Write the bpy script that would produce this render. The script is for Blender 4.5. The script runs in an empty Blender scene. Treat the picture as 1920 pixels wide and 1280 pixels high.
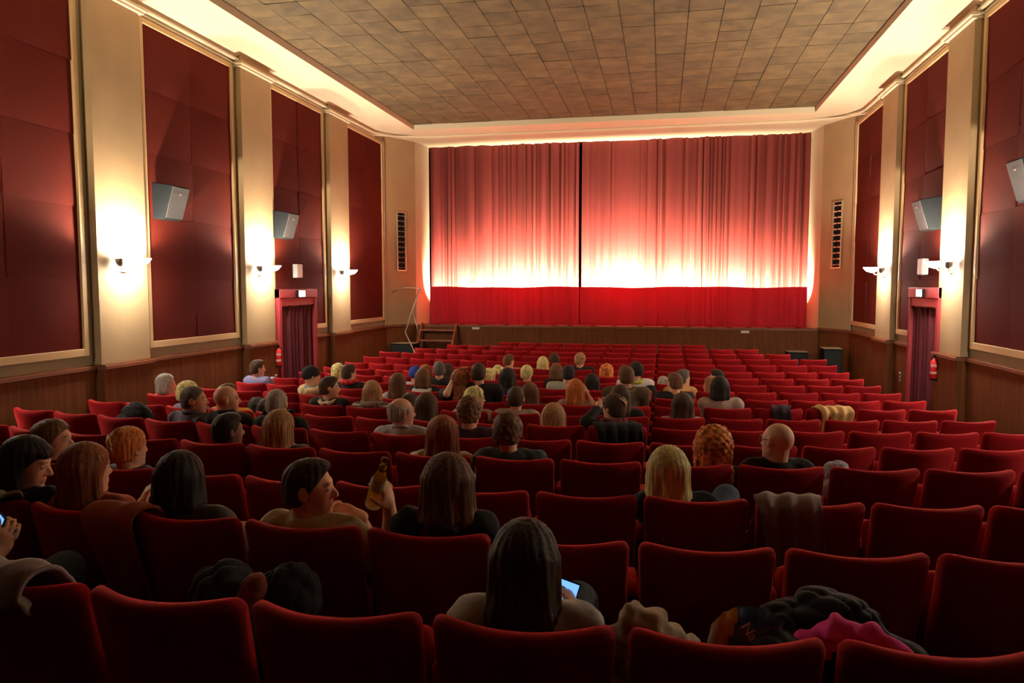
import bpy, bmesh, math, random
import numpy as np
from mathutils import Vector, Matrix, Euler

SC = bpy.context.scene
COL = SC.collection
random.seed(7)
NR = np.random.default_rng(11)
R = math.radians

# ------------------------------------------------------------------ camera
CAMZ = 1.70
FPX = 1386.6
YAW, PITCH, ROLL = R(11.478), R(4.196), R(-0.1065)
cam_d = bpy.data.cameras.new('camera')
cam = bpy.data.objects.new('camera', cam_d)
COL.objects.link(cam)
cam.location = (0, 0, CAMZ)
cam_d.sensor_width = 36.0
cam_d.lens = FPX / 1920 * 36.0
cam_d.clip_start = 0.05
cam_d.clip_end = 100
cam.rotation_euler = (R(90) - PITCH, 0, YAW)
SC.camera = cam

# ------------------------------------------------------------------ world, exposure
wd = bpy.data.worlds.new('world')
SC.world = wd
wd.use_nodes = True
wd.node_tree.nodes['Background'].inputs[0].default_value = (0.9, 0.7, 0.5, 1)
wd.node_tree.nodes['Background'].inputs[1].default_value = 0.0
SC.view_settings.view_transform = 'Standard'
SC.view_settings.look = 'None'
SC.view_settings.exposure = 1.5
SC.view_settings.gamma = 1.0
SC.view_settings.use_curve_mapping = False
SC.cycles.max_bounces = 8
SC.cycles.diffuse_bounces = 5
SC.cycles.glossy_bounces = 3
SC.cycles.transmission_bounces = 6
SC.cycles.sample_clamp_indirect = 4.0
SC.cycles.caustics_reflective = False
SC.cycles.caustics_refractive = False
SC.cycles.use_denoising = True
SCONCE_W = 118.0         # each wall sconce, uplight
FOOT_W = 640.0            # each footlight in the stage trough
WARM = (1.0, 0.83, 0.60)
FOOTC = (1.0, 0.80, 0.56)

# ------------------------------------------------------------------ room numbers (metres)
XL, XR = -6.963, 4.195          # side walls
AX = (XL + XR) / 2              # axis of the room
YB, YC, YS = -3.2, 17.9, 19.6   # rear wall, splay corner, stage curtain
ZW = 0.733                      # top of the wainscot
ZST = 0.70                      # stage floor
ZP0, ZP1 = 0.948, 5.257         # red wall panels
ZSOF, ZTILE = 5.51, 5.64        # plaster soffit, ceiling tiles
PIL = [(1.36, 2.27), (4.67, 5.575), (7.976, 8.881), (11.292, 12.232), (14.596, 15.528)]
PITCHX = 0.52
XG, KC = -0.0872, 0.0233
ROWY = [1.788, 2.602, 3.438, 4.294, 5.167, 6.052, 6.946, 7.847, 8.751, 9.655, 10.554, 11.447, 12.329, 13.198, 14.049, 14.88, 15.688, 16.469]
ROWT = [0.83, 0.775, 0.713, 0.675, 0.612, 0.552, 0.488, 0.443, 0.398, 0.360, 0.335, 0.321, 0.321, 0.345, 0.368, 0.392, 0.418, 0.444]
SEATH = 0.86

def floor_z(x, y):
    rho = y - KC * (x - AX) ** 2
    ys = [-4.0] + ROWY + [19.5]
    zs = [ROWT[0] - SEATH + 0.40] + [t - SEATH for t in ROWT] + [-0.40]
    return float(np.interp(rho, ys, zs))

def seat_frame(row, g):
    """world point on the floor under the top corners line at lateral seat coordinate g (gap units), and its yaw"""
    x = XG + g * PITCHX
    dx = x - AX
    y = ROWY[row - 1] + KC * dx * dx
    return Vector((x, y, ROWT[row - 1] - SEATH)), math.atan(2 * KC * dx)

def ray(px, py):
    d = Vector(((px - 960) / FPX, (640 - py) / FPX, -1.0))
    return (cam.rotation_euler.to_matrix() @ d).normalized()

def hit(px, py, p0, n):
    d = ray(px, py)
    o = Vector((0, 0, CAMZ))
    t = (Vector(p0) - o).dot(Vector(n)) / d.dot(Vector(n))
    return o + d * t

# ------------------------------------------------------------------ materials
MATS = {}
def srgb(r, g, b):
    f = lambda c: ((c / 255 + 0.055) / 1.055) ** 2.4 if c > 10 else c / 255 / 12.92
    return (f(r), f(g), f(b))

def mat(name, col, rough=0.7, var=0.0, vscale=8.0, stretch=(1, 1, 1), bump=0.0, bscale=60.0, sheen=0.0, metal=0.0, emit=None, estr=0.0,
        trans=0.0, col2=None, attr=None, spec=0.4, sheencol=None, coords='Object', detail=4.0):
    if name in MATS:
        return MATS[name]
    m = bpy.data.materials.new(name)
    m.use_nodes = True
    nt = m.node_tree
    b = nt.nodes['Principled BSDF']
    c = (*col, 1)
    b.inputs['Base Color'].default_value = c
    b.inputs['Roughness'].default_value = rough
    b.inputs['Metallic'].default_value = metal
    b.inputs['Specular IOR Level'].default_value = spec
    if sheen:
        b.inputs['Sheen Weight'].default_value = sheen
        b.inputs['Sheen Roughness'].default_value = 0.4
        b.inputs['Sheen Tint'].default_value = (*(sheencol or col), 1)
    if trans:
        b.inputs['Transmission Weight'].default_value = trans
        b.inputs['IOR'].default_value = 1.45
    if emit:
        b.inputs['Emission Color'].default_value = (*emit, 1)
        b.inputs['Emission Strength'].default_value = estr
    tc = None
    def coord():
        nonlocal tc
        if tc is None:
            t = nt.nodes.new('ShaderNodeTexCoord')
            mp = nt.nodes.new('ShaderNodeMapping')
            mp.inputs['Scale'].default_value = stretch
            nt.links.new(t.outputs[coords], mp.inputs['Vector'])
            tc = mp.outputs['Vector']
        return tc
    if attr:
        a = nt.nodes.new('ShaderNodeVertexColor')
        a.layer_name = attr
        nt.links.new(a.outputs['Color'], b.inputs['Base Color'])
    if var:
        n = nt.nodes.new('ShaderNodeTexNoise')
        n.inputs['Scale'].default_value = vscale
        n.inputs['Detail'].default_value = detail
        nt.links.new(coord(), n.inputs['Vector'])
        r = nt.nodes.new('ShaderNodeValToRGB')
        r.color_ramp.elements[0].position = 0.3
        r.color_ramp.elements[1].position = 0.7
        lo = tuple(x * (1 - var) for x in col) if col2 is None else col2
        hi = tuple(min(1, x * (1 + var)) for x in col) if col2 is None else col
        r.color_ramp.elements[0].color = (*lo, 1)
        r.color_ramp.elements[1].color = (*hi, 1)
        nt.links.new(n.outputs['Fac'], r.inputs['Fac'])
        nt.links.new(r.outputs['Color'], b.inputs['Base Color'])
    if bump:
        n2 = nt.nodes.new('ShaderNodeTexNoise')
        n2.inputs['Scale'].default_value = bscale
        n2.inputs['Detail'].default_value = 3
        nt.links.new(coord(), n2.inputs['Vector'])
        bp = nt.nodes.new('ShaderNodeBump')
        bp.inputs['Strength'].default_value = bump
        bp.inputs['Distance'].default_value = 0.01
        nt.links.new(n2.outputs['Fac'], bp.inputs['Height'])
        nt.links.new(bp.outputs['Normal'], b.inputs['Normal'])
    MATS[name] = m
    return m

M_CREAM = mat('cream plaster', (0.30, 0.20, 0.10), 0.75, 0.08, 2.0, bump=0.15, bscale=90)
M_SOFFIT = mat('soffit plaster', (0.54, 0.445, 0.30), 0.8, 0.04, 1.5)
M_GREEN = mat('grey green paint', (0.30, 0.28, 0.18), 0.7, 0.05, 3.0)
M_TRIM = mat('cream trim', (0.46, 0.30, 0.14), 0.6)
M_PANEL = mat('red wall fabric', (0.080, 0.010, 0.006), 0.9, 0.10, 1.2, bump=0.25, bscale=300, spec=0.06)
M_WAINS = mat('brown wainscot wood', (0.125, 0.039, 0.012), 0.6, 0.22, 3.0, stretch=(6, 6, 0.5), bump=0.05, bscale=30, spec=0.12)
M_WRAIL = mat('wainscot rail wood', (0.16, 0.055, 0.022), 0.45, 0.15, 3.0)
M_TILE = mat('ceiling tile', (0.110, 0.071, 0.026), 0.85, 0.5, 3.5, bump=1.0, bscale=9, col2=(0.052, 0.033, 0.013), detail=8, coords='Object')
_nt = M_TILE.node_tree; _b = _nt.nodes['Principled BSDF']
_src = _b.inputs['Base Color'].links[0].from_socket
_oi = _nt.nodes.new('ShaderNodeObjectInfo'); _mr = _nt.nodes.new('ShaderNodeMapRange'); _mr.inputs['To Min'].default_value = 0.8; _mr.inputs['To Max'].default_value = 1.12
_hs = _nt.nodes.new('ShaderNodeHueSaturation')
_nt.links.new(_oi.outputs['Random'], _mr.inputs['Value']); _nt.links.new(_mr.outputs[0], _hs.inputs['Value']); _nt.links.new(_src, _hs.inputs['Color']); _nt.links.new(_hs.outputs[0], _b.inputs['Base Color'])
_tc = [n for n in _nt.nodes if n.type == 'TEX_COORD'][0]; _mp = [n for n in _nt.nodes if n.type == 'MAPPING'][0]
_ad = _nt.nodes.new('ShaderNodeVectorMath'); _ad.operation = 'ADD'
_nt.links.new(_tc.outputs['Object'], _ad.inputs[0]); _nt.links.new(_oi.outputs['Location'], _ad.inputs[1]); _nt.links.new(_ad.outputs[0], _mp.inputs['Vector'])
M_TILEB = mat('ceiling tile backing', (0.05, 0.03, 0.015), 0.9)
M_VELVET = mat('red seat velvet', (0.265, 0.0045, 0.0075), 0.85, 0.12, 40.0, bump=0.15, bscale=400, sheen=1.0, sheencol=(0.95, 0.06, 0.06), spec=0.15)
M_DARKWOOD = mat('dark seat wood', (0.03, 0.012, 0.008), 0.5, 0.2, 8)
M_FLOOR = mat('dark carpet', (0.030, 0.010, 0.008), 0.95, 0.3, 20, bump=0.3, bscale=200)
M_CURT = mat('stage curtain velvet', (0.098, 0.0085, 0.0066), 0.7, 0.10, 3.0, stretch=(1, 1, 0.15), sheen=0.15, sheencol=(1.0, 0.45, 0.35), spec=0.3, bump=0.12, bscale=120)
M_DOORRED = mat('red door frame paint', (0.26, 0.022, 0.026), 0.5, 0.08, 4)
M_DRAPE = mat('dark red door drape', (0.085, 0.006, 0.012), 0.85, 0.15, 4, sheen=0.2)
M_STAGE = mat('stage boards', (0.10, 0.045, 0.02), 0.6, 0.2, 3, spec=0.15)
M_BLACK = mat('black', (0.006, 0.006, 0.007), 0.7, spec=0.08)
M_SPK = mat('speaker cabinet', (0.0045, 0.0055, 0.0065), 0.6, 0.1, 20, spec=0.08)
M_GRILL = mat('speaker grille', (0.030, 0.027, 0.027), 0.6, 0.1, 80, bump=0.4, bscale=500, spec=0.15)
M_BRASS = mat('brass', (0.48, 0.40, 0.26), 0.45, metal=0.6)
M_STEEL = mat('brushed metal', (0.45, 0.40, 0.33), 0.4, metal=0.8)
M_CUP = mat('grey metal cup', (0.20, 0.18, 0.17), 0.45, metal=0.4)
M_BOWL = mat('lit frosted glass', (0.9, 0.88, 0.85), 0.5, emit=(1.0, 0.93, 0.80), estr=118.0)
M_BOWLDIM = mat('dimmer frosted glass', (0.9, 0.88, 0.85), 0.5, emit=(1.0, 0.93, 0.80), estr=72.0)
M_BULB = mat('lit bulb', (1, 1, 1), 0.5, emit=WARM, estr=30.0)
M_WHITE = mat('white plastic', (0.62, 0.60, 0.55), 0.5)
M_SIGN = mat('lit exit sign', (0.8, 0.9, 0.8), 0.5, emit=(1.0, 0.95, 0.8), estr=6.0)
M_SIGNG = mat('exit sign green', (0.02, 0.35, 0.12), 0.5, emit=(0.1, 0.8, 0.3), estr=1.2)
M_EXT = mat('extinguisher red', (0.50, 0.012, 0.012), 0.3)
M_STEPS = mat('step wood', (0.26, 0.075, 0.025), 0.5, 0.2, 4)

# ------------------------------------------------------------------ mesh helpers
def newobj(name, me, m=None, parent=None):
    o = bpy.data.objects.new(name, me)
    COL.objects.link(o)
    if m is not None and me is not None:
        if isinstance(m, (list, tuple)):
            for x in m:
                me.materials.append(x)
        else:
            me.materials.append(m)
    if parent is not None:
        o.parent = parent
    return o

def tag(o, label=None, cat=None, group=None, kind=None):
    if label: o['label'] = label
    if cat: o['category'] = cat
    if group: o['group'] = group
    if kind: o['kind'] = kind
    return o

def empty(name, loc=(0, 0, 0), rz=0.0):
    o = bpy.data.objects.new(name, None)
    COL.objects.link(o)
    o.location = loc
    o.rotation_euler = (0, 0, rz)
    o.empty_display_size = 0.1
    return o

def pydata(name, v, f, smooth=False):
    me = bpy.data.meshes.new(name)
    me.from_pydata([tuple(map(float, p)) for p in v], [], [tuple(map(int, q)) for q in f])
    me.update()
    if smooth:
        me.polygons.foreach_set('use_smooth', [True] * len(me.polygons))
    return me

class MB:
    """collects boxes, tubes, lathes into one mesh"""
    def __init__(s):
        s.v = []; s.f = []
    def quadbox(s, lo, hi):
        x0, y0, z0 = lo; x1, y1, z1 = hi
        n = len(s.v)
        s.v += [(x0, y0, z0), (x1, y0, z0), (x1, y1, z0), (x0, y1, z0), (x0, y0, z1), (x1, y0, z1), (x1, y1, z1), (x0, y1, z1)]
        s.f += [(n, n + 3, n + 2, n + 1), (n + 4, n + 5, n + 6, n + 7), (n, n + 1, n + 5, n + 4), (n + 1, n + 2, n + 6, n + 5), (n + 2, n + 3, n + 7, n + 6), (n + 3, n, n + 4, n + 7)]
        return s
    def prism(s, poly, z0, z1):
        """vertical prism over a counter-clockwise plan polygon"""
        n = len(s.v); k = len(poly)
        s.v += [(x, y, z0) for x, y in poly] + [(x, y, z1) for x, y in poly]
        s.f.append(tuple(n + i for i in reversed(range(k))))
        s.f.append(tuple(n + k + i for i in range(k)))
        for i in range(k):
            j = (i + 1) % k
            s.f.append((n + i, n + j, n + k + j, n + k + i))
        return s
    def tube(s, pts, r, seg=8, caps=True):
        pts = [Vector(p) for p in pts]
        n0 = len(s.v)
        rr = r if isinstance(r, (list, tuple)) else [r] * len(pts)
        prev = None
        for i, p in enumerate(pts):
            a = pts[max(0, i - 1)]; b = pts[min(len(pts) - 1, i + 1)]
            t = (b - a).normalized()
            if prev is None:
                u = t.orthogonal().normalized()
            else:
                u = (prev - t * prev.dot(t)).normalized()
            prev = u
            w = t.cross(u)
            for k in range(seg):
                ang = 2 * math.pi * k / seg
                s.v.append(tuple(p + (u * math.cos(ang) + w * math.sin(ang)) * rr[i]))
        for i in range(len(pts) - 1):
            for k in range(seg):
                k2 = (k + 1) % seg
                a = n0 + i * seg
                s.f.append((a + k, a + k2, a + seg + k2, a + seg + k))
        if caps:
            s.f.append(tuple(n0 + k for k in reversed(range(seg))))
            e = n0 + (len(pts) - 1) * seg
            s.f.append(tuple(e + k for k in range(seg)))
        return s
    def lathe(s, prof, c=(0, 0, 0), seg=20):
        """profile [(r,z)] about a vertical axis"""
        n0 = len(s.v)
        for r, z in prof:
            for k in range(seg):
                a = 2 * math.pi * k / seg
                s.v.append((c[0] + r * math.cos(a), c[1] + r * math.sin(a), c[2] + z))
        for i in range(len(prof) - 1):
            for k in range(seg):
                k2 = (k + 1) % seg
                a = n0 + i * seg
                s.f.append((a + k, a + k2, a + seg + k2, a + seg + k))
        return s
    def build(s, name, m, parent=None, smooth=False, bevel=0.0):
        me = pydata(name, s.v, s.f, smooth)
        if bevel:
            bm = bmesh.new(); bm.from_mesh(me)
            bmesh.ops.bevel(bm, geom=list(bm.edges), offset=bevel, segments=2, affect='EDGES', profile=0.5)
            bm.to_mesh(me); bm.free()
        return newobj(name, me, m, parent)

def box(name, lo, hi, m, parent=None, bevel=0.0):
    return MB().quadbox(lo, hi).build(name, m, parent, bevel=bevel)

def rbox_data(sx, sy, sz, r, n=(8, 3, 8), fn=None):
    """rounded box centred on the origin, vertices passed through fn"""
    nx, ny, nz = n
    idx = {}; v = []; f = []
    def axis(k, half):
        t = np.linspace(-1, 1, k + 1)
        t = np.sign(t) * np.abs(t) ** 0.75
        return t * half
    ax, ay, az = axis(nx, sx / 2), axis(ny, sy / 2), axis(nz, sz / 2)
    def vid(i, j, k):
        key = (i, j, k)
        if key not in idx:
            p = np.array([ax[i], ay[j], az[k]])
            c = np.clip(p, [-sx / 2 + r, -sy / 2 + r, -sz / 2 + r], [sx / 2 - r, sy / 2 - r, sz / 2 - r])
            d = p - c
            L = np.linalg.norm(d)
            q = c + d / L * r if L > 1e-9 else p
            if fn: q = fn(*q)
            idx[key] = len(v); v.append(tuple(q))
        return idx[key]
    for i in range(nx):
        for k in range(nz):
            f.append((vid(i, 0, k), vid(i + 1, 0, k), vid(i + 1, 0, k + 1), vid(i, 0, k + 1)))
            f.append((vid(i, ny, k), vid(i, ny, k + 1), vid(i + 1, ny, k + 1), vid(i + 1, ny, k)))
    for i in range(nx):
        for j in range(ny):
            f.append((vid(i, j, 0), vid(i, j + 1, 0), vid(i + 1, j + 1, 0), vid(i + 1, j, 0)))
            f.append((vid(i, j, nz), vid(i + 1, j, nz), vid(i + 1, j + 1, nz), vid(i, j + 1, nz)))
    for j in range(ny):
        for k in range(nz):
            f.append((vid(0, j, k), vid(0, j, k + 1), vid(0, j + 1, k + 1), vid(0, j + 1, k)))
            f.append((vid(nx, j, k), vid(nx, j + 1, k), vid(nx, j + 1, k + 1), vid(nx, j, k + 1)))
    return v, f

def copy_tree(o, parent=None):
    c = o.copy()
    COL.objects.link(c)
    c.parent = parent
    for ch in list(o.children):
        copy_tree(ch, c)
    return c

def point_light(name, loc, watts, col, rad, parent=None):
    l = bpy.data.lights.new(name, 'POINT')
    l.energy = watts; l.color = col; l.shadow_soft_size = rad
    o = bpy.data.objects.new(name, l)
    COL.objects.link(o)
    o.location = loc
    if parent: o.parent = parent
    return o

# ------------------------------------------------------------------ floor
gx = np.linspace(XL - 0.1, XR + 0.1, 34); gy = np.linspace(YB - 0.1, 18.95, 90)
fv = [(x, y, floor_z(x, y)) for y in gy for x in gx]
ff = [(j * 34 + i, j * 34 + i + 1, (j + 1) * 34 + i + 1, (j + 1) * 34 + i) for j in range(89) for i in range(33)]
o = newobj('floor', pydata('floor', fv, ff, True), M_FLOOR); tag(o, kind='structure')

# ------------------------------------------------------------------ side walls
def side_wall(side):
    s = -1 if side == 'left' else 1
    X = XL if s < 0 else XR
    def bx(name, d0, d1, y0, y1, z0, z1, m, parent=None, bevel=0.0):
        """box reaching d0..d1 metres into the room from the wall plane"""
        xs = sorted((X - s * d0, X - s * d1))
        return box(name, (xs[0], y0, z0), (xs[1], y1, z1), m, parent, bevel)
    w = bx('wall_' + side, -0.25, 0.0, YB - 0.2, YC + 0.25, -1.2, 6.0, M_GREEN)
    tag(w, 'grey green painted auditorium side wall', kind='structure')
    # pillars
    for (p0, p1) in PIL:
        bx('pillar', 0.0, 0.12, p0, p1, ZW, ZSOF, M_CREAM, w, 0.006)
        c = MB()
        for (e, z0, z1) in ((0.05, 5.30, 5.335), (0.085, 5.335, 5.365), (0.03, 5.365, 5.40)):
            xs = sorted((X, X - s * (0.12 + e)))
            c.quadbox((xs[0], p0 - e, z0), (xs[1], p1 + e, z1))
        c.build('pillar_cap', M_SOFFIT, w)
    # red fabric panels between the pillars, each made of fabric pieces inside a cream trim
    spans = [(YB, PIL[0][0])] + [(PIL[i][1], PIL[i + 1][0]) for i in range(len(PIL) - 1)] + [(PIL[-1][1], YC)]
    for si, (y0, y1) in enumerate(spans):
        a0, a1 = y0 + 0.17, y1 - 0.17
        if si == len(spans) - 1:
            a0, a1 = y0 + 0.07, y1 - 0.16
        t = MB()
        for (b0, b1, z0, z1) in ((a0, a1, ZP0 - 0.09, ZP0), (a0, a1, ZP1, ZP1 + 0.07), (a0 - 0.07, a0, ZP0 - 0.09, ZP1 + 0.07), (a1, a1 + 0.07, ZP0 - 0.09, ZP1 + 0.07)):
            xs = sorted((X, X - s * 0.045))
            t.quadbox((xs[0], b0, z0), (xs[1], b1, z1))
        t.build('panel_trim', M_TRIM, w, bevel=0.004)
        ncol = 2 if a1 - a0 > 1.5 else 2
        nrow = 5
        for i in range(ncol):
            for j in range(nrow):
                ya, yb = a0 + (a1 - a0) * i / ncol, a0 + (a1 - a0) * (i + 1) / ncol
                za, zb = ZP0 + (ZP1 - ZP0) * j / nrow, ZP0 + (ZP1 - ZP0) * (j + 1) / nrow
                tlt, tl2, bow = random.uniform(-0.010, 0.010), random.uniform(-0.010, 0.010), random.uniform(0.006, 0.016)
                v = []; f = []; N = 6
                for q in range(N + 1):
                    for r_ in range(N + 1):
                        u_, v_ = q / N, r_ / N
                        e = bow * (1 - (2 * u_ - 1) ** 4) * (1 - (2 * v_ - 1) ** 4) + tlt * (u_ - .5) + tl2 * (v_ - .5)
                        v.append((X - s * (0.014 + e), ya + (yb - ya) * u_ , za + (zb - za) * v_))
                for q in range(N):
                    for r_ in range(N):
                        a = q * (N + 1) + r_
                        fc = (a, a + N + 1, a + N + 2, a + 1)
                        f.append(fc if s > 0 else fc[::-1])
                newobj('fabric_panel', pydata('fabric_panel', v, f, True), M_PANEL, w)
    # wainscot boards: wall runs and round the pillars
    segs = []
    y = YB
    for (p0, p1) in PIL:
        segs.append((y, p0, 0.03)); segs.append((p0, p1, 0.16)); y = p1
    segs.append((y, YC + 0.02, 0.03))
    for (y0, y1, d) in segs:
        n = max(1, round((y1 - y0) / 0.9))
        for i in range(n):
            b0, b1 = y0 + (y1 - y0) * i / n, y0 + (y1 - y0) * (i + 1) / n
            bx('wainscot_board', 0.0, d, b0 + 0.002, b1 - 0.002, -1.0, ZW - 0.06, M_WAINS, w)
        bx('wainscot_rail', 0.0, d + 0.03, y0, y1, ZW - 0.06, ZW - 0.012, M_WRAIL, w, 0.004)
        bx('wainscot_ledge', 0.0, d + 0.012, y0, y1, ZW - 0.012, ZW, M_WAINS, w)
    return w

wall_l = side_wall('left')
wall_r = side_wall('right')
o = box('wall_back', (XL - 0.2, YB - 0.25, -1.0), (XR + 0.2, YB, 6.0), M_WAINS); tag(o, kind='structure')

# splay walls and proscenium reveals
SPL = {'left': [(XL, YC), (-6.45, 18.9), (-6.30, 19.62)], 'right': [(XR, YC), (3.68, 18.9), (3.535, 19.62)]}
wall_f = MB().quadbox((XL - 0.3, 20.3, -1.0), (XR + 0.3, 20.5, 6.0)).build('wall_front', M_BLACK)
tag(wall_f, 'dark wall behind the stage curtain', kind='structure')
for side, pts in SPL.items():
    s = -1 if side == 'left' else 1
    (x0, y0), (x1, y1), (x2, y2) = pts
    out = 0.5 * s
    m = MB()
    poly = [(x0, y0), (x1, y1), (x1 + out * 1.2, y1 + 0.0), (x0 + out * 0.1, y0 + 0.15)]
    if s < 0: pass
    else: poly = poly[::-1]
    # plain quad walls with thickness outward
    def slab(name, a, b, z0, z1, mt, th=0.12, parent=None):
        d = Vector((b[0] - a[0], b[1] - a[1])).normalized()
        nrm = Vector((-d.y, d.x)) * (1 if s < 0 else -1)
        pl = [a, b, (b[0] + nrm.x * th, b[1] + nrm.y * th), (a[0] + nrm.x * th, a[1] + nrm.y * th)]
        ar = sum(pl[i][0] * pl[(i + 1) % 4][1] - pl[(i + 1) % 4][0] * pl[i][1] for i in range(4))
        if ar < 0: pl = pl[::-1]
        return MB().prism(pl, z0, z1).build(name, mt, parent)
    sp = slab('wall_' + side + '_splay', (x0, y0), (x1, y1), ZW, ZSOF, M_CREAM)
    tag(sp, kind='structure')
    slab('reveal', (x1, y1), (x2, y2), ZST - 0.02, ZSOF, M_SOFFIT, 0.12, sp)
    n = 2
    for i in range(n):
        a = (x0 + (x1 - x0) * i / n, y0 + (y1 - y0) * i / n); b = (x0 + (x1 - x0) * (i + 1) / n, y0 + (y1 - y0) * (i + 1) / n)
        slab('wainscot_board', a, b, -1.0, ZW - 0.02, M_WAINS, 0.1, sp)
    slab('wainscot_rail', (x0 - s * 0.03, y0 - 0.02), (x1 - s * 0.03, y1 - 0.02), ZW - 0.06, ZW, M_WRAIL, 0.05, sp)
    # corner bead strip
    MB().tube([(x0 - s * 0.02, y0 - 0.03, ZW), (x0 - s * 0.02, y0 - 0.03, 5.33)], 0.035, 8).build('corner_bead', M_GREEN, sp)

# ------------------------------------------------------------------ ceiling
IN = 0.983
IX0, IX1, IY1 = XL + IN, XR - IN, 17.449
m = MB()
TOP = 6.0
m.quadbox((XL - 0.2, YB - 0.2, ZSOF), (IX0, 20.5, TOP))
m.quadbox((IX1, YB - 0.2, ZSOF), (XR + 0.2, 20.5, TOP))
m.quadbox((IX0, IY1, ZSOF), (IX1, 20.5, TOP))
ceil = m.build('ceiling', M_SOFFIT)
tag(ceil, 'cream plaster ceiling border with recessed brown tile field', kind='structure')
box('tile_backing', (IX0, YB - 0.2, ZTILE + 0.03), (IX1, IY1, ZTILE + 0.08), M_TILEB, ceil)
# quarter round cove between walls and soffit
for s, X in ((-1, XL), (1, XR)):
    v = []; f = []
    ys = [YB, YC - 0.5]
    N = 8
    for y in ys:
        for i in range(N + 1):
            a = i / N * math.pi / 2
            v.append((X - s * (0.16 - 0.16 * math.cos(a)), y, 5.35 + 0.16 * math.sin(a)))
    for i in range(N):
        f.append((i, i + 1, N + 2 + i, N + 1 + i))
    newobj('cove', pydata('cove', v, f, True), M_SOFFIT, ceil)
# cornice moulding: along the side walls, round the corners, across in front of the curtain
path = [(XL + 0.02, YB), (XL + 0.02, 17.0)]
for i in range(1, 13):
    a = i / 12 * math.pi / 2
    path.append((XL + 0.02 + 1.25 * (1 - math.cos(a)), 17.0 + 1.28 * math.sin(a)))
half = path[:]
path = half + [(AX * 2 - x, y) for x, y in reversed(half)]
for nm, dz, r in (('cornice_bead', 5.36, 0.022), ('cornice_bead', 5.42, 0.03)):
    pts = []
    for (x, y) in path:
        k = min(1, max(0, (y - 17.0) / 1.2))
        inset = 0.05 if dz > 5.4 else 0.0
        z = dz + k * (ZSOF - 0.015 - dz)
        off = (0.0 if dz > 5.4 else 0.09) * k
        cx = x + (inset if x < AX else -inset) * (1 - k)
        pts.append((cx, y - off + 0.0, z))
    MB().tube(pts, r, 6).build(nm, M_SOFFIT, ceil, True)
# tiles
NT = 19
TS = (IX1 - IX0) / NT
tile_meshes = []
for k in range(4):
    v, f = rbox_data(TS - 0.006, TS - 0.006, 0.03, 0.005, (3, 3, 1))
    tile_meshes.append(pydata('ceiling_tile', v, f))
    tile_meshes[-1].materials.append(M_TILE)
nrows = int((IY1 - YB) / TS) + 1
rest = MB()
tv, tf = rbox_data(TS - 0.006, TS - 0.006, 0.03, 0.005, (3, 3, 1))
for j in range(nrows):
    for i in range(NT):
        cx, cy = IX0 + (i + .5) * TS, IY1 - (j + .5) * TS
        loc = Vector((cx, cy, ZTILE + random.uniform(-0.004, 0.003)))
        if (i, j) in ((8, 9), (15, 6), (15, 5)): loc.z += 0.014
        rot = Euler((random.uniform(-0.009, 0.009), random.uniform(-0.005, 0.005), random.choice((0, 1, 2, 3)) * math.pi / 2))
        if 3 <= j < 18:
            o = bpy.data.objects.new('ceiling_tile', random.choice(tile_meshes)); COL.objects.link(o)
            o.parent = ceil; o.location = loc; o.rotation_euler = rot
        else:
            M = Matrix.Translation(loc) @ rot.to_matrix().to_4x4()
            n0 = len(rest.v)
            rest.v += [tuple(M @ Vector(p)) for p in tv]; rest.f += [tuple(n0 + q for q in fc) for fc in tf]
o = rest.build('ceiling_tiles_beyond', M_TILE, ceil); o['kind'] = 'stuff'

# ------------------------------------------------------------------ stage
stage = MB()
stage.quadbox((-6.95, 18.9, -0.9), (4.2, 18.93, ZST - 0.03))                    # front
stage.quadbox((-6.95, 18.93, ZST - 0.1), (4.2, 20.4, ZST))                     # deck
st = stage.build('wall_stage', M_STAGE)
tag(st, 'low wooden stage front below the red curtain', kind='structure')
nb = 9
for i in range(nb):
    a = -6.45 + (3.68 + 6.45) * i / nb; b = -6.45 + (3.68 + 6.45) * (i + 1) / nb
    box('stage_board', (a + 0.003, 18.87, -0.9), (b - 0.003, 18.90, ZST - 0.05), M_WAINS, st)
box('stage_nosing', (-6.45, 18.85, ZST - 0.05), (3.68, 18.93, ZST), M_WRAIL, st, 0.006)
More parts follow.
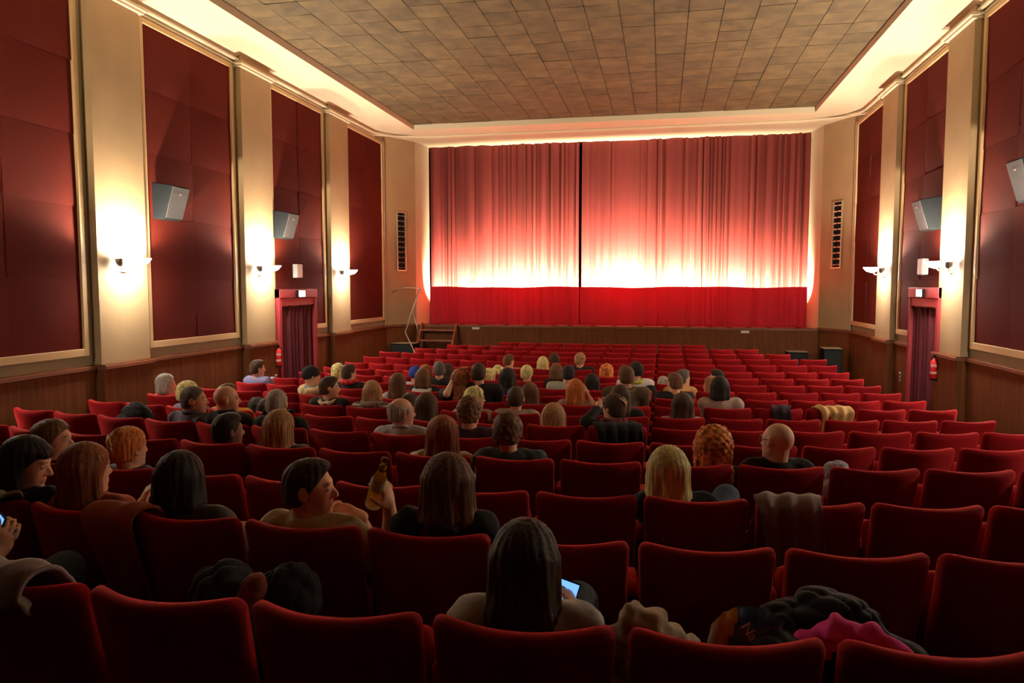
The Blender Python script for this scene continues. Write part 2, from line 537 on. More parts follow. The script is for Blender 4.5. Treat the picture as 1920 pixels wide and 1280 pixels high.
# footlights in the trough
FOOTX = [(-5.95, 0.5), (-5.25, 0.9), (-4.75, 0.4), (-4.05, 1.4), (-3.50, 1.6), (-2.75, 1.4), (-2.35, 0.3), (-1.75, 0.3), (-1.20, 2.8), (-0.55, 0.7), (0.10, 1.3), (0.65, 1.1), (1.20, 0.9), (1.65, 0.3), (2.10, 0.7), (2.60, 0.5), (3.28, 0.5)]
fl0 = None
for (x, w_) in FOOTX:
    e = empty('footlight', (x, 19.17, ZST))
    tag(e, 'warm footlight lamp on a post hidden behind the low red curtain skirt', 'footlight', 'footlights along the stage edge')
    if fl0 is None:
        MB().tube([(0, 0, 0), (0, 0, 0.72)], 0.012, 8).lathe([(0.0, 0.0), (0.07, 0.0), (0.07, 0.012), (0.0, 0.02)], seg=12).build('post', M_BLACK, e)
        MB().lathe([(0.0, 0.72), (0.03, 0.72), (0.03, 0.75), (0.0, 0.755)], seg=10).build('lamp_holder', M_WHITE, e)
        MB().lathe([(0.0, 0.755), (0.012, 0.757), (0.02, 0.768), (0.014, 0.782), (0.0, 0.786)], seg=10).build('bulb', M_WHITE, e, True)
        fl0 = [c.data for c in e.children]
    else:
        [newobj(nm_, d_, None, e) for nm_, d_ in zip(('post', 'lamp_holder', 'bulb'), fl0)]
    l = bpy.data.lights.new('footlight_glow', 'SPOT')
    l.energy = FOOT_W * w_; l.color = FOOTC; l.shadow_soft_size = 0.03; l.spot_size = R(130); l.spot_blend = 0.8
    lo_ = bpy.data.objects.new('footlight_glow', l); COL.objects.link(lo_)
    lo_.parent = e; lo_.location = (0, 0, 0.82); lo_.rotation_euler = (R(180 - 60), 0, 0)

# ------------------------------------------------------------------ stage curtain, two halves
M_SKIRT = mat('skirt velvet', (0.40, 0.014, 0.026), 0.75, 0.10, 3.0, stretch=(1, 1, 0.15), sheen=0.15, spec=0.2, bump=0.12, bscale=120)
_nt = M_SKIRT.node_tree; _tl = _nt.nodes.new('ShaderNodeBsdfTranslucent'); _tl.inputs[0].default_value = (0.85, 0.03, 0.08, 1)
_mx = _nt.nodes.new('ShaderNodeMixShader'); _mx.inputs[0].default_value = 0.06
_nt.links.new(_nt.nodes['Principled BSDF'].outputs[0], _mx.inputs[1]); _nt.links.new(_tl.outputs[0], _mx.inputs[2]); _nt.links.new(_mx.outputs[0], _nt.nodes['Material Output'].inputs['Surface'])
def curtain(name, x0, x1, seed, label, y0, ztop, depth, m, part, cat='curtain', group='stage curtain halves', wav=0.0):
    rg = np.random.default_rng(seed)
    nx = int((x1 - x0) / 0.016); nz = 26
    xs = np.linspace(x0, x1, nx)
    # irregular pleats: stretches of tight folds between nearly flat stretches
    pl = rg.choice([0.09, 0.13, 0.18, 0.26, 0.5], 200) * rg.uniform(0.8, 1.2, 200); ph = np.concatenate([[0], np.cumsum(pl)]) + x0 - 0.1
    amp = rg.uniform(0.15, 1.0, 201)
    base = np.interp(xs, ph, np.arange(201)); A = np.interp(xs, ph, amp)
    fold = (np.abs(np.sin(base * math.pi)) ** 0.6) * A
    fold2 = np.interp(xs, np.linspace(x0, x1, 60), rg.uniform(-0.5, 0.5, 60))
    fine = np.sin(xs * 47 + 2 * np.sin(xs * 5.3)) * 0.10
    v = []; f = []
    for k in range(nz + 1):
        t = k / nz
        z = ZST + 0.02 + (ztop - ZST - 0.02) * t + wav * t * (np.sin(xs * 1.9) + 0.6 * np.sin(xs * 4.3 + 1))
        flare = 1.0 + 0.25 * (1 - t) ** 2
        sway = 0.02 * np.sin(xs * 1.7 + t * 2.0)
        yy = y0 + depth * 0.45 - depth * flare * fold + depth * 0.33 * fold2 - depth * 0.2 * fine * flare + 0.012 * np.sin(t * 3 + xs * 2)
        xx = xs + sway * (1 - t) * 0.6
        zz = z if isinstance(z, np.ndarray) else np.full(nx, z)
        v += [(xx[i], yy[i], zz[i]) for i in range(nx)]
    for k in range(nz):
        for i in range(nx - 1):
            a = k * nx + i
            f.append((a, a + 1, a + nx + 1, a + nx))
    e = empty(name, ((x0 + x1) / 2, y0, ZST)); tag(e, label, cat, group)
    off = Vector(e.location)
    v = [(p[0] - off.x, p[1] - off.y, p[2] - off.z) for p in v]
    newobj(part, pydata(part, v, f, True), m, e)
    lowpts = [(v[i][0], v[i][1] - 0.006, 0.06) for i in range(0, nx, 4)]
    MB().tube(lowpts, 0.010, 5).build('hem', m, e, True)
    return e
curtain('stage_curtain', -6.29, -2.19, 3, 'red velvet stage curtain half hanging on the stage-steps side', 19.72, ZSOF, 0.19, M_CURT, 'velvet_drape')
curtain('stage_curtain', -2.12, 3.53, 5, 'wider red velvet stage curtain half hanging beside the black floor speaker', 19.72, ZSOF, 0.19, M_CURT, 'velvet_drape')
curtain('curtain_skirt', -6.10, -2.10, 3, 'low red curtain skirt along the stage edge, stage-steps side', 19.02, 1.705, 0.07, M_SKIRT, 'skirt_drape', 'curtain skirt', 'curtain skirts', 0.012)
curtain('curtain_skirt', -2.08, 3.44, 5, 'low red curtain skirt along the stage edge, floor-speaker side', 19.02, 1.705, 0.07, M_SKIRT, 'skirt_drape', 'curtain skirt', 'curtain skirts', 0.012)
# ------------------------------------------------------------------ wall sconces
ORD = ['first', 'second', 'third', 'fourth', 'fifth', 'sixth', 'seventh', 'eighth', 'ninth', 'tenth', 'eleventh', 'twelfth', 'thirteenth', 'fourteenth', 'fifteenth', 'sixteenth', 'seventeenth', 'eighteenth']
def make_sconce():
    """local: wall plane x=0, room towards +x, y towards the stage"""
    e = empty('wall_sconce')
    MB().quadbox((0, -0.06, -0.10), (0.02, 0.06, 0.10)).build('wall_plate', M_BRASS, e, bevel=0.006)
    a = MB().tube([(0.01, 0, -0.03), (0.09, 0, -0.06), (0.17, 0.0, -0.05), (0.20, 0, 0.0)], 0.010, 8).tube([(0.05, 0, -0.05), (0.06, -0.10, -0.06), (0.09, -0.16, -0.02)], 0.009, 8)
    a.build('arm', M_BRASS, e, True)
    MB().lathe([(0.0, 0.0), (0.10, 0.035), (0.145, 0.09), (0.150, 0.10), (0.143, 0.095), (0.095, 0.045), (0.0, 0.01)], (0.21, 0.02, -0.02), 24).build('glass_bowl', M_BOWL, e, True)
    cp = MB().lathe([(0.0, 0.0), (0.03, 0.01), (0.055, 0.05), (0.062, 0.10), (0.058, 0.10), (0.045, 0.05), (0.0, 0.02)], (0.10, -0.18, -0.03), 16).build('metal_cup', M_CUP, e, True)
    MB().tube([(0.10, -0.18, -0.03), (0.10, -0.18, -0.085)], [0.004, 0.007], 6).build('pendant_drop', M_BRASS, cp)
    MB().lathe([(0.0, -0.012), (0.014, -0.008), (0.018, 0.0), (0.012, 0.008), (0.0, 0.011)], (0.21, 0.02, 0.004), 12).build('bulb', M_WHITE, e, True)
    return e
proto = make_sconce()
SCZ = 1.99
first = True
for side, s, X in (('left', 1, XL), ('right', -1, XR)):
    for i, (p0, p1) in reversed(list(enumerate(PIL))):
        if i < 1: continue
        o = proto if first else copy_tree(proto)
        first = False
        n = len(PIL) - i
        o.location = (X + s * 0.12, (p0 + p1) / 2, SCZ)
        o.scale = (s, 1, 1)
        who = 'stage-steps' if s > 0 else 'floor-speaker'
        tag(o, 'lit wall sconce on the %s pillar from the stage, %s side' % (ORD[n - 1], who), 'wall lamp', 'wall sconces on the pillars')
        if i == 1:
            for ch in o.children:
                if ch.name.startswith('glass_bowl'):
                    ch.data = ch.data.copy(); ch.data.materials[0] = M_BOWLDIM
        point_light('sconce_glow', (0.21, 0.02, 0.022), SCONCE_W * (0.3 if i == 1 else 1.0), WARM, 0.03, o)

# ------------------------------------------------------------------ surround speakers
def make_speaker():
    """wedge cabinet, local: hung on the wall plane x=0, front towards +x, tipped down"""
    e = empty('surround_speaker')
    w, h = 0.19, 0.25
    v = [(0.03, -w, -h), (0.03, w, -h), (0.03, w, h), (0.03, -w, h), (0.20, -w, -h), (0.20, w, -h), (0.36, w, h * 0.72), (0.36, -w, h * 0.72)]
    v = [(0.04, -w, -h), (0.04, w, -h), (0.04, w, h), (0.04, -w, h), (0.22, -w, -h), (0.22, w, -h), (0.36, w, h * 0.80), (0.36, -w, h * 0.80)]
    f = [(0, 3, 2, 1), (0, 1, 5, 4), (1, 2, 6, 5), (2, 3, 7, 6), (3, 0, 4, 7)]
    f.append((4, 5, 6, 7))
    me = pydata('cabinet', v, f)
    bm = bmesh.new(); bm.from_mesh(me); bmesh.ops.bevel(bm, geom=list(bm.edges), offset=0.008, segments=1, affect='EDGES'); bm.to_mesh(me); bm.free()
    newobj('cabinet', me, M_SPK, e)
    n = Vector((h * 1.8, 0, -0.14)).normalized()
    a, b, c, d = [Vector(v[i]) for i in (4, 5, 6, 7)]
    ctr = (a + b + c + d) / 4
    q = [ctr + (p - ctr) * 0.93 + n * 0.012 for p in (a, b, c, d)]; q2 = [p - n * 0.02 for p in q]
    newobj('grille', pydata('grille', q + q2, [(0, 1, 2, 3), (0, 4, 5, 1), (1, 5, 6, 2), (2, 6, 7, 3), (3, 7, 4, 0)]), M_GRILL, e)
    bd = MB().quadbox((0.0, -0.05, -0.06), (0.05, 0.05, 0.06)).build('wall_bracket', M_BLACK, e)
    bdg = MB().quadbox((0.0, -0.02, -0.008), (0.004, 0.02, 0.008)).build('badge', M_STEEL, e)
    bdg.matrix_local = Matrix.Translation(ctr + n * 0.013 + Vector((0.04, 0, 0.12))) @ Euler((0, math.atan2(-n.z, n.x), 0)).to_matrix().to_4x4()
    return e
sp0 = make_speaker()
first = True
for (px, py, X, s, txt) in ((318, 378, XL, 1, 'further from the door, stage-steps side'), (532, 421, XL, 1, 'above the curtained door on the stage-steps side'),
                            (1754, 397, XR, -1, 'above the curtained door on the floor-speaker side'), (1935, 333, XR, -1, 'further from the door, floor-speaker side')):
    p = hit(px, py, (X + s * 0.22, 0, 0), (1, 0, 0))
    o = sp0 if first else copy_tree(sp0)
    first = False
    if px in (532, 1754): p.y = max(p.y, 12.47)
    o.location = (X + s * 0.05, p.y, p.z); o.scale = (s, 1, 1)
    tag(o, 'dark grey wedge speaker on the red panel ' + txt, 'speaker', 'surround speakers')

# ------------------------------------------------------------------ tall vents in the splay walls
def vent(px, y0, y1, side):
    (ax_, ay_), (bx_, by_), _ = SPL[side]
    d = Vector((bx_ - ax_, by_ - ay_, 0)); L = d.length; d.normalize()
    s = 1 if side == 'left' else -1
    n = Vector((d.y, -d.x, 0)) * s
    p0 = hit(px, y1, (ax_, ay_, 0), n); p1 = hit(px, y0, (ax_, ay_, 0), n)
    H = p1.z - p0.z; W = 0.27
    e = empty('tall_vent', p0)
    e.rotation_euler = (0, 0, math.atan2(n.y, n.x) + math.pi / 2)   # local -y faces the room
    tag(e, 'tall narrow wall vent with dark slats, %s side of the stage curtain' % ('stage-steps' if s > 0 else 'floor-speaker'), 'vent', 'tall vents beside the stage')
    MB().quadbox((-W / 2, -0.004, 0), (W / 2, 0.0, H)).build('vent_back', M_BLACK, e)
    fr = MB()
    for lo, hi in (((-W / 2 - 0.02, -0.04, -0.02), (-W / 2, 0, H + 0.02)), ((W / 2, -0.04, -0.02), (W / 2 + 0.02, 0, H + 0.02)), ((-W / 2, -0.04, -0.02), (W / 2, 0, 0)), ((-W / 2, -0.04, H), (W / 2, 0, H + 0.02))):
        fr.quadbox(lo, hi)
    fr.build('vent_frame', M_BRASS, e)
    ns = 11
    for i in range(ns):
        z = H * (i + 0.5) / ns
        o = MB().quadbox((-W / 2, -0.03, -0.012), (W / 2, -0.005, 0.012)).build('slat', M_BRASS if side == 'right' else mat('dull bronze', (0.12, 0.09, 0.05), 0.5), e)
        o.location = (0, 0, z); o.rotation_euler = (R(28), 0, 0)
    b = MB().quadbox((-0.008, -0.034, 0), (0.008, -0.026, H)).build('mullion', M_BLACK, e)
vent(752, 399, 506, 'left')
vent(1569, 379, 501, 'right')

# ------------------------------------------------------------------ doors with drapes
def door(num, X, s, y0, y1, ztop):
    zf = floor_z(X, (y0 + y1) / 2) - 0.03
    e = empty('door_%d' % num, (X + s * 0.0, (y0 + y1) / 2, zf)); tag(e, kind='structure')
    W = (y1 - y0) / 2; H = ztop - zf; t = 0.09
    def b(name, d0, d1, ya, yb, za, zb, m, bevel=0.004):
        xs = sorted((s * d0, s * d1))
        return box(name, (xs[0], ya, za), (xs[1], yb, zb), m, e, bevel)
    b('jamb', 0, 0.16, -W, -W + t, 0, H, M_DOORRED); b('jamb', 0, 0.16, W - t, W, 0, H, M_DOORRED)
    b('lintel_upper', 0, 0.17, -W, W, H - 0.16, H, M_DOORRED); b('lintel_lower', 0, 0.145, -W + t, W - t, H - 0.30, H - 0.165, M_DOORRED)
    b('door_leaf', 0.036, 0.05, -W + t, W - t, 0, H - 0.30, M_BLACK, 0)
    # exit sign
    yc = 0.02
    sg = empty('exit_sign', (X + s * 0.16, (y0 + y1) / 2 + yc, ztop - 0.08))
    tag(sg, 'lit exit sign over the curtained door on the %s side' % ('stage-steps' if s > 0 else 'floor-speaker'), 'exit sign', 'exit signs')
    box('sign_case', (-0.01 if s > 0 else -0.05, -0.135, -0.07), (0.05 if s > 0 else 0.01, 0.135, 0.06), M_BLACK, sg, 0.004)
    box('sign_face', (0.05 if s > 0 else -0.056, -0.12, -0.06), (0.056 if s > 0 else -0.05, 0.12, 0.05), M_SIGN, sg)
    xx = 0.0565 if s > 0 else -0.0565
    # running figure and arrow
    g = MB().tube([(xx, -0.05, -0.035), (xx, -0.03, -0.005), (xx, -0.01, -0.02), (xx, 0.0, -0.045)], 0.006, 5).tube([(xx, -0.03, -0.005), (xx, -0.015, 0.022)], 0.009, 5).tube([(xx, -0.04, 0.01), (xx, -0.015, 0.022), (xx, 0.01, 0.008)], 0.005, 5).tube([(xx, 0.04, 0.0), (xx, 0.10, 0.0)], 0.006, 5).tube([(xx, 0.08, 0.02), (xx, 0.10, 0.0), (xx, 0.08, -0.02)], 0.005, 5)
    g.build('pictogram', M_SIGNG, sg)
    # drape
    rg = np.random.default_rng(num + 40)
    dr = empty('door_drape', (X, (y0 + y1) / 2, zf)); tag(dr, 'dark red drape hanging in the doorway on the %s side' % ('stage-steps' if s > 0 else 'floor-speaker'), 'curtain', 'door drapes')
    for (ya, yb) in ((-W + t, -0.03), (-0.05, W - t)):
        n = 40; nz = 14; v = []; f = []
        yy = np.linspace(ya, yb, n); ph = rg.uniform(0, 6)
        for k in range(nz + 1):
            tt = k / nz
            for i, y in enumerate(yy):
                xd = 0.085 + 0.028 * math.sin((y - ya) * 38 + ph + 0.6 * math.sin(tt * 3)) * (1.15 - 0.5 * tt) + 0.012 * math.sin(y * 17 + ph)
                v.append((s * xd, y + 0.03 * (1 - tt) * math.sin(tt * 5 + ph), 0.015 + (H - 0.32) * tt))
        for k in range(nz):
            for i in range(n - 1):
                a = k * n + i; fc = (a, a + 1, a + n + 1, a + n)
                f.append(fc if s > 0 else fc[::-1])
        newobj('drape_leaf', pydata('drape_leaf', v, f, True), M_DRAPE, dr)
    rl = MB().tube([(s * 0.085, -W + t, H - 0.31), (s * 0.085, W - t, H - 0.31)], 0.010, 6).build('drape_rail', M_BRASS, dr)
    # small box loudspeaker above
    return e
a0 = hit(525, 600, (XL + 0.16, 0, 0), (1, 0, 0)); a1 = hit(595, 600, (XL + 0.16, 0, 0), (1, 0, 0)); zt = hit(560, 542, (XL + 0.16, 0, 0), (1, 0, 0)).z
LD = (a0.y, a1.y)
door(1, XL, 1, a0.y, a1.y, zt)
b0 = hit(1758, 600, (XR - 0.16, 0, 0), (1, 0, 0)); b1 = hit(1702, 600, (XR - 0.16, 0, 0), (1, 0, 0)); zt2 = hit(1729, 539, (XR - 0.16, 0, 0), (1, 0, 0)).z
door(2, XR, -1, b0.y, b1.y, zt2)
for (px, py, X, s) in ((560, 508, XL, 1), (1728, 500, XR, -1)):
    p = hit(px, py, (X + s * 0.1, 0, 0), (1, 0, 0))
    e = empty('wall_box', (X + s * 0.03, p.y, p.z))
    tag(e, 'small white wall box over the exit sign on the %s side' % ('stage-steps' if s > 0 else 'floor-speaker'), 'wall box', 'white wall boxes')
    box('case', (0 if s > 0 else -0.10, -0.11, -0.13), (0.10 if s > 0 else 0, 0.11, 0.13), M_WHITE, e, 0.012)
    box('front_plate', (0.10 if s > 0 else -0.106, -0.09, -0.11), (0.106 if s > 0 else -0.10, 0.09, 0.11), mat('pale plate', (0.66, 0.52, 0.42), 0.6), e, 0.002)

# ------------------------------------------------------------------ fire extinguishers
def extinguisher(px, y0, y1, X, s):
    d = 0.20
    p1 = hit(px, y0, (X + s * d, 0, 0), (1, 0, 0)); p0 = hit(px, y1, (X + s * d, 0, 0), (1, 0, 0))
    H = p1.z - p0.z
    e = empty('fire_extinguisher', (X + s * d, p0.y, p0.z))
    tag(e, 'red fire extinguisher on the wainscot by the doorway, %s side' % ('stage-steps' if s > 0 else 'floor-speaker'), 'extinguisher', 'fire extinguishers')
    k = H / 0.62
    bd = MB().lathe([(0, 0.03), (0.07, 0.03), (0.078, 0.045), (0.078, 0.44), (0.06, 0.485), (0.026, 0.51), (0.026, 0.53), (0, 0.53)], seg=20).build('cylinder', M_EXT, e, True)
    MB().lathe([(0.0, 0.0), (0.08, 0.0), (0.08, 0.05), (0.0, 0.05)], seg=16).build('foot_ring', M_BLACK, e)
    MB().tube([(0, 0, 0.52), (0, 0, 0.57)], 0.02, 8).quadbox((-0.012, -0.09, 0.57), (0.012, 0.05, 0.585)).quadbox((-0.012, -0.10, 0.605), (0.012, 0.03, 0.62)).quadbox((-0.01, -0.01, 0.56), (0.01, 0.03, 0.61)).build('valve_handle', M_BLACK, e)
    MB().tube([(0, 0.02, 0.55), (0.02 * s, 0.09, 0.52), (0.05 * s, 0.10, 0.40), (0.04 * s, 0.095, 0.15)], 0.011, 8).build('hose', M_BLACK, e, True)
    # label bands
    for z0, z1 in ((0.33, 0.39), (0.16, 0.22)):
        MB().lathe([(0.0795, z0), (0.0795, z1)], seg=20).build('label_band', mat('extinguisher label', (0.55, 0.45, 0.42), 0.5, 0.6, 60, col2=(0.45, 0.03, 0.03)), bd, True)
    box('wall_hook', tuple(sorted((-s * 0.19, -s * 0.07)))[:1] + (-0.03, 0.42), tuple(sorted((-s * 0.19, -s * 0.07)))[1:] + (0.03, 0.48), M_BLACK, e)
    e.scale = (k, k, k)
extinguisher(523, 646, 688, XL, 1)
extinguisher(1750, 664, 713, XR, -1)
# wall socket
p = hit(1688, 706, (XR - 0.03, 0, 0), (1, 0, 0))
e = empty('wall_socket', (XR - 0.03, p.y, p.z)); tag(e, 'small white socket on the wainscot beside the drape', 'socket')
box('plate', (-0.012, -0.045, -0.08), (0, 0.045, 0.08), M_WHITE, e, 0.004); box('inset', (-0.016, -0.025, -0.055), (-0.012, 0.025, -0.005), M_GRILL, e); box('inset', (-0.016, -0.025, 0.01), (-0.012, 0.025, 0.06), M_GRILL, e)

# ------------------------------------------------------------------ stage steps, stand, floor speakers, plates
pl = hit(785, 640, (0, 18.5, 0), (0, 1, 0)); pr = hit(850, 640, (0, 18.5, 0), (0, 1, 0))
xs0, xs1 = pl.x, pr.x
zf = floor_z((xs0 + xs1) / 2, 18.3)
e = empty('stage_steps', ((xs0 + xs1) / 2, 18.82, zf)); tag(e, 'wooden open steps leading up to the stage', 'steps')
W = (xs1 - xs0) / 2; ZH = ZST - zf
for sx in (-1, 1):
    v = []
    x0, x1 = sx * W - 0.025, sx * W + 0.025
    pr_ = [(-0.95, 0.0), (-0.78, 0.0), (0.02, ZH - 0.20), (0.02, ZH + 0.05), (-0.04, ZH + 0.06)]
    n = len(pr_)
    v = [(x0, y, z) for y, z in pr_] + [(x1, y, z) for y, z in pr_]
    f = [tuple(range(n)), tuple(reversed(range(n, 2 * n)))] + [(i, n + i, n + (i + 1) % n, (i + 1) % n) for i in range(n)]
    newobj('stringer', pydata('stringer', v, f), M_STEPS, e)
for k in range(4):
    z = ZH * (k + 0.8) / 4.3; y = -0.80 + 0.80 * (z / ZH)
    box('tread', (-W + 0.025, y - 0.10, z - 0.02), (W - 0.025, y + 0.10, z + 0.02), M_STEPS, e, 0.004)
# bent pole stand beside the steps
def at_y(px, py, Y):
    return hit(px, py, (0, Y, 0), (0, 1, 0))
pts = [at_y(777, 660, 17.5), at_y(760, 623, 17.5), at_y(772, 585, 17.5), at_y(787, 541, 17.5)]
zfl = floor_z(pts[0].x, 17.5)
base = Vector((pts[0].x + 0.06, 17.5, zfl))
e = empty('pole_stand', base); tag(e, 'thin bent metal pole stand beside the stage steps', 'stand')
L = lambda p: tuple(Vector(p) - base)
MB().tube([L(base + Vector((0, 0, 0.02)))] + [L(p) for p in pts], 0.018, 8).build('pole', M_STEEL, e, True)
MB().tube([L(at_y(735, 548, 17.5)), L(at_y(760, 539, 17.5)), L(at_y(787, 540, 17.5)), L(at_y(792, 550, 17.5))], 0.012, 6).build('cross_arm', M_STEEL, e, True)
MB().tube([L(at_y(773, 583, 17.5)), L(at_y(782, 612, 17.5)), L(at_y(785, 625, 17.5))], 0.010, 6).build('brace', M_STEEL, e, True)
for k in range(3):
    a = k * 2.1 + 0.4
    MB().tube([(0, 0, 0.12), (0.28 * math.cos(a), 0.28 * math.sin(a), 0.012)], 0.012, 6).build('foot', M_STEEL, e)
def floor_speaker(px0, px1, pyt, Y, lab, depth=0.45):
    a = at_y(px0, pyt, Y); b = at_y(px1, pyt, Y)
    zf = floor_z((a.x + b.x) / 2, Y + depth / 2) - 0.0
    w = b.x - a.x; h = a.z - zf
    e = empty('floor_speaker', ((a.x + b.x) / 2, Y, zf)); tag(e, lab, 'speaker')
    box('cabinet', (-w / 2, 0.02, 0.02), (w / 2, depth, h), M_BLACK, e, 0.01)
    box('grille', (-w / 2 + 0.02, 0.0, 0.05), (w / 2 - 0.02, 0.022, h - 0.03), mat('black cloth', (0.012, 0.012, 0.012), 0.9), e)
    box('top_edge', (-w / 2, 0.0, h), (w / 2, depth, h + 0.012), mat('worn top', (0.30, 0.24, 0.16), 0.5), e, 0.003)  # top strip in a paler colour than the cabinet
    for sx in (-1, 1):
        box('foot', (sx * w * 0.4 - 0.03, 0.05, 0), (sx * w * 0.4 + 0.03, 0.12, 0.025), M_BLACK, e)
floor_speaker(733, 776, 644, 17.9, 'low black floor speaker in front of the stage beside the steps')
floor_speaker(1545, 1580, 654, 17.55, 'tall black floor speaker with a pale top edge in front of the splay wall')
floor_speaker(1478, 1516, 660, 18.3, 'low wide black floor speaker against the stage front', 0.4)
for px, py, lab in ((892, 613, 'small white plate on the stage front beside the steps'), (1397, 620, 'small white plate on the stage front above the low wide black speaker')):
    p = at_y(px, py + 2, 18.865)
    e = empty('wall_plate', p); tag(e, lab, 'plate')
    box('plate', (-0.10, -0.012, -0.03), (0.10, 0.005, 0.03), M_WHITE, e, 0.003)
    for sx in (-1, 1):
        box('screw', (sx * 0.08 - 0.006, -0.015, -0.006), (sx * 0.08 + 0.006, -0.011, 0.006), M_STEEL, e)

# ------------------------------------------------------------------ seats
def back_fn(x, y, z):
    # x lateral, y thickness (−y rear), z up from the centre of the back
    W2 = 0.245
    zz = z + 0.245                       # 0..0.49 above the lower edge
    t = zz / 0.49
    wid = 0.94 + 0.06 * t
    xx = x * wid
    u = abs(x) / W2
    crown = -0.012 * (1 - u ** 2) * t ** 2          # shallow dip of the top edge
    corner = -0.008 * max(0, (u - 0.78) / 0.22) ** 2 * max(0, t - 0.85) / 0.15
    yy = y * (0.80 + 0.35 * (1 - t)) + 0.075 * u ** 2 - 0.075 + (0.49 - zz) * 0.24
    if y > 0: yy += 0.012 * math.sin(t * math.pi) * (1 - u ** 2)
    return (xx, yy + 0.045, 0.375 + zz + crown + corner)
v, f = rbox_data(0.490, 0.085, 0.49, 0.034, (16, 4, 12), back_fn)
ME_BACK = pydata('backrest', v, f, True); ME_BACK.materials.append(M_VELVET)
def cush_fn(x, y, z):
    return (x, y, z + 0.012 * (1 - (x / 0.23) ** 2) * (1 - (y / 0.22) ** 2) * (1 if z > 0 else 0))
v, f = rbox_data(0.44, 0.42, 0.10, 0.04, (8, 8, 3), cush_fn)
ME_CUSH = pydata('seat_cushion', v, f, True); ME_CUSH.materials.append(M_VELVET)
v, f = rbox_data(0.050, 0.25, 0.06, 0.02, (3, 8, 3), lambda x, y, z: (x, y, z - 0.03 * (y / 0.125) ** 2 * (1 if y > 0 else 0)))
ME_ARM = pydata('armrest', v, f, True); ME_ARM.materials.append(M_VELVET)
m = MB()
m.quadbox((-0.012, 0.17, 0.05), (0.012, 0.38, 0.60)).quadbox((-0.022, 0.10, 0.0), (0.022, 0.42, 0.05))
ME_SIDE = pydata('side_stand', m.v, m.f); ME_SIDE.materials.append(M_DARKWOOD)

def seat_rows():
    out = {}
    for r in range(1, 19):
        lo, hi = (-11, 6)
        if r == 16: lo, hi = -10, 5
        if r == 17: lo, hi = -9, 4
        if r == 18: lo, hi = -7, 2
        out[r] = (lo, hi)
    return out
ROWS = seat_rows()
def build_seats(occupied):
    for r, (lo, hi) in ROWS.items():
        for s_ in range(lo, hi):
            p, yaw = seat_frame(r, s_ + 0.5)
            e = empty('cinema_seat', p, yaw)
            occ = (r, s_) in occupied
            tag(e, 'red velvet cinema seat, %s row from the stage, %s from the stage-steps aisle' % (ORD[18 - r], ORD[s_ - lo]), 'cinema seat', 'cinema seats')
            o = newobj('backrest', ME_BACK, None, e)
            c = newobj('seat_cushion', ME_CUSH, None, e)
            if occ:
                c.location = (0, 0.34, 0.352); c.rotation_euler = (R(4), 0, 0)
            else:
                c.location = (0, 0.235, 0.50); c.rotation_euler = (R(74), 0, 0)
            a = newobj('armrest', ME_ARM, None, e); a.location = (-0.26, 0.285, 0.620)
            a = newobj('side_stand', ME_SIDE, None, e); a.location = (-0.26, 0, 0)
            if s_ == hi - 1:
                a = newobj('armrest', ME_ARM, None, e); a.location = (0.26, 0.285, 0.620)
                a = newobj('side_stand', ME_SIDE, None, e); a.location = (0.26, 0, 0)
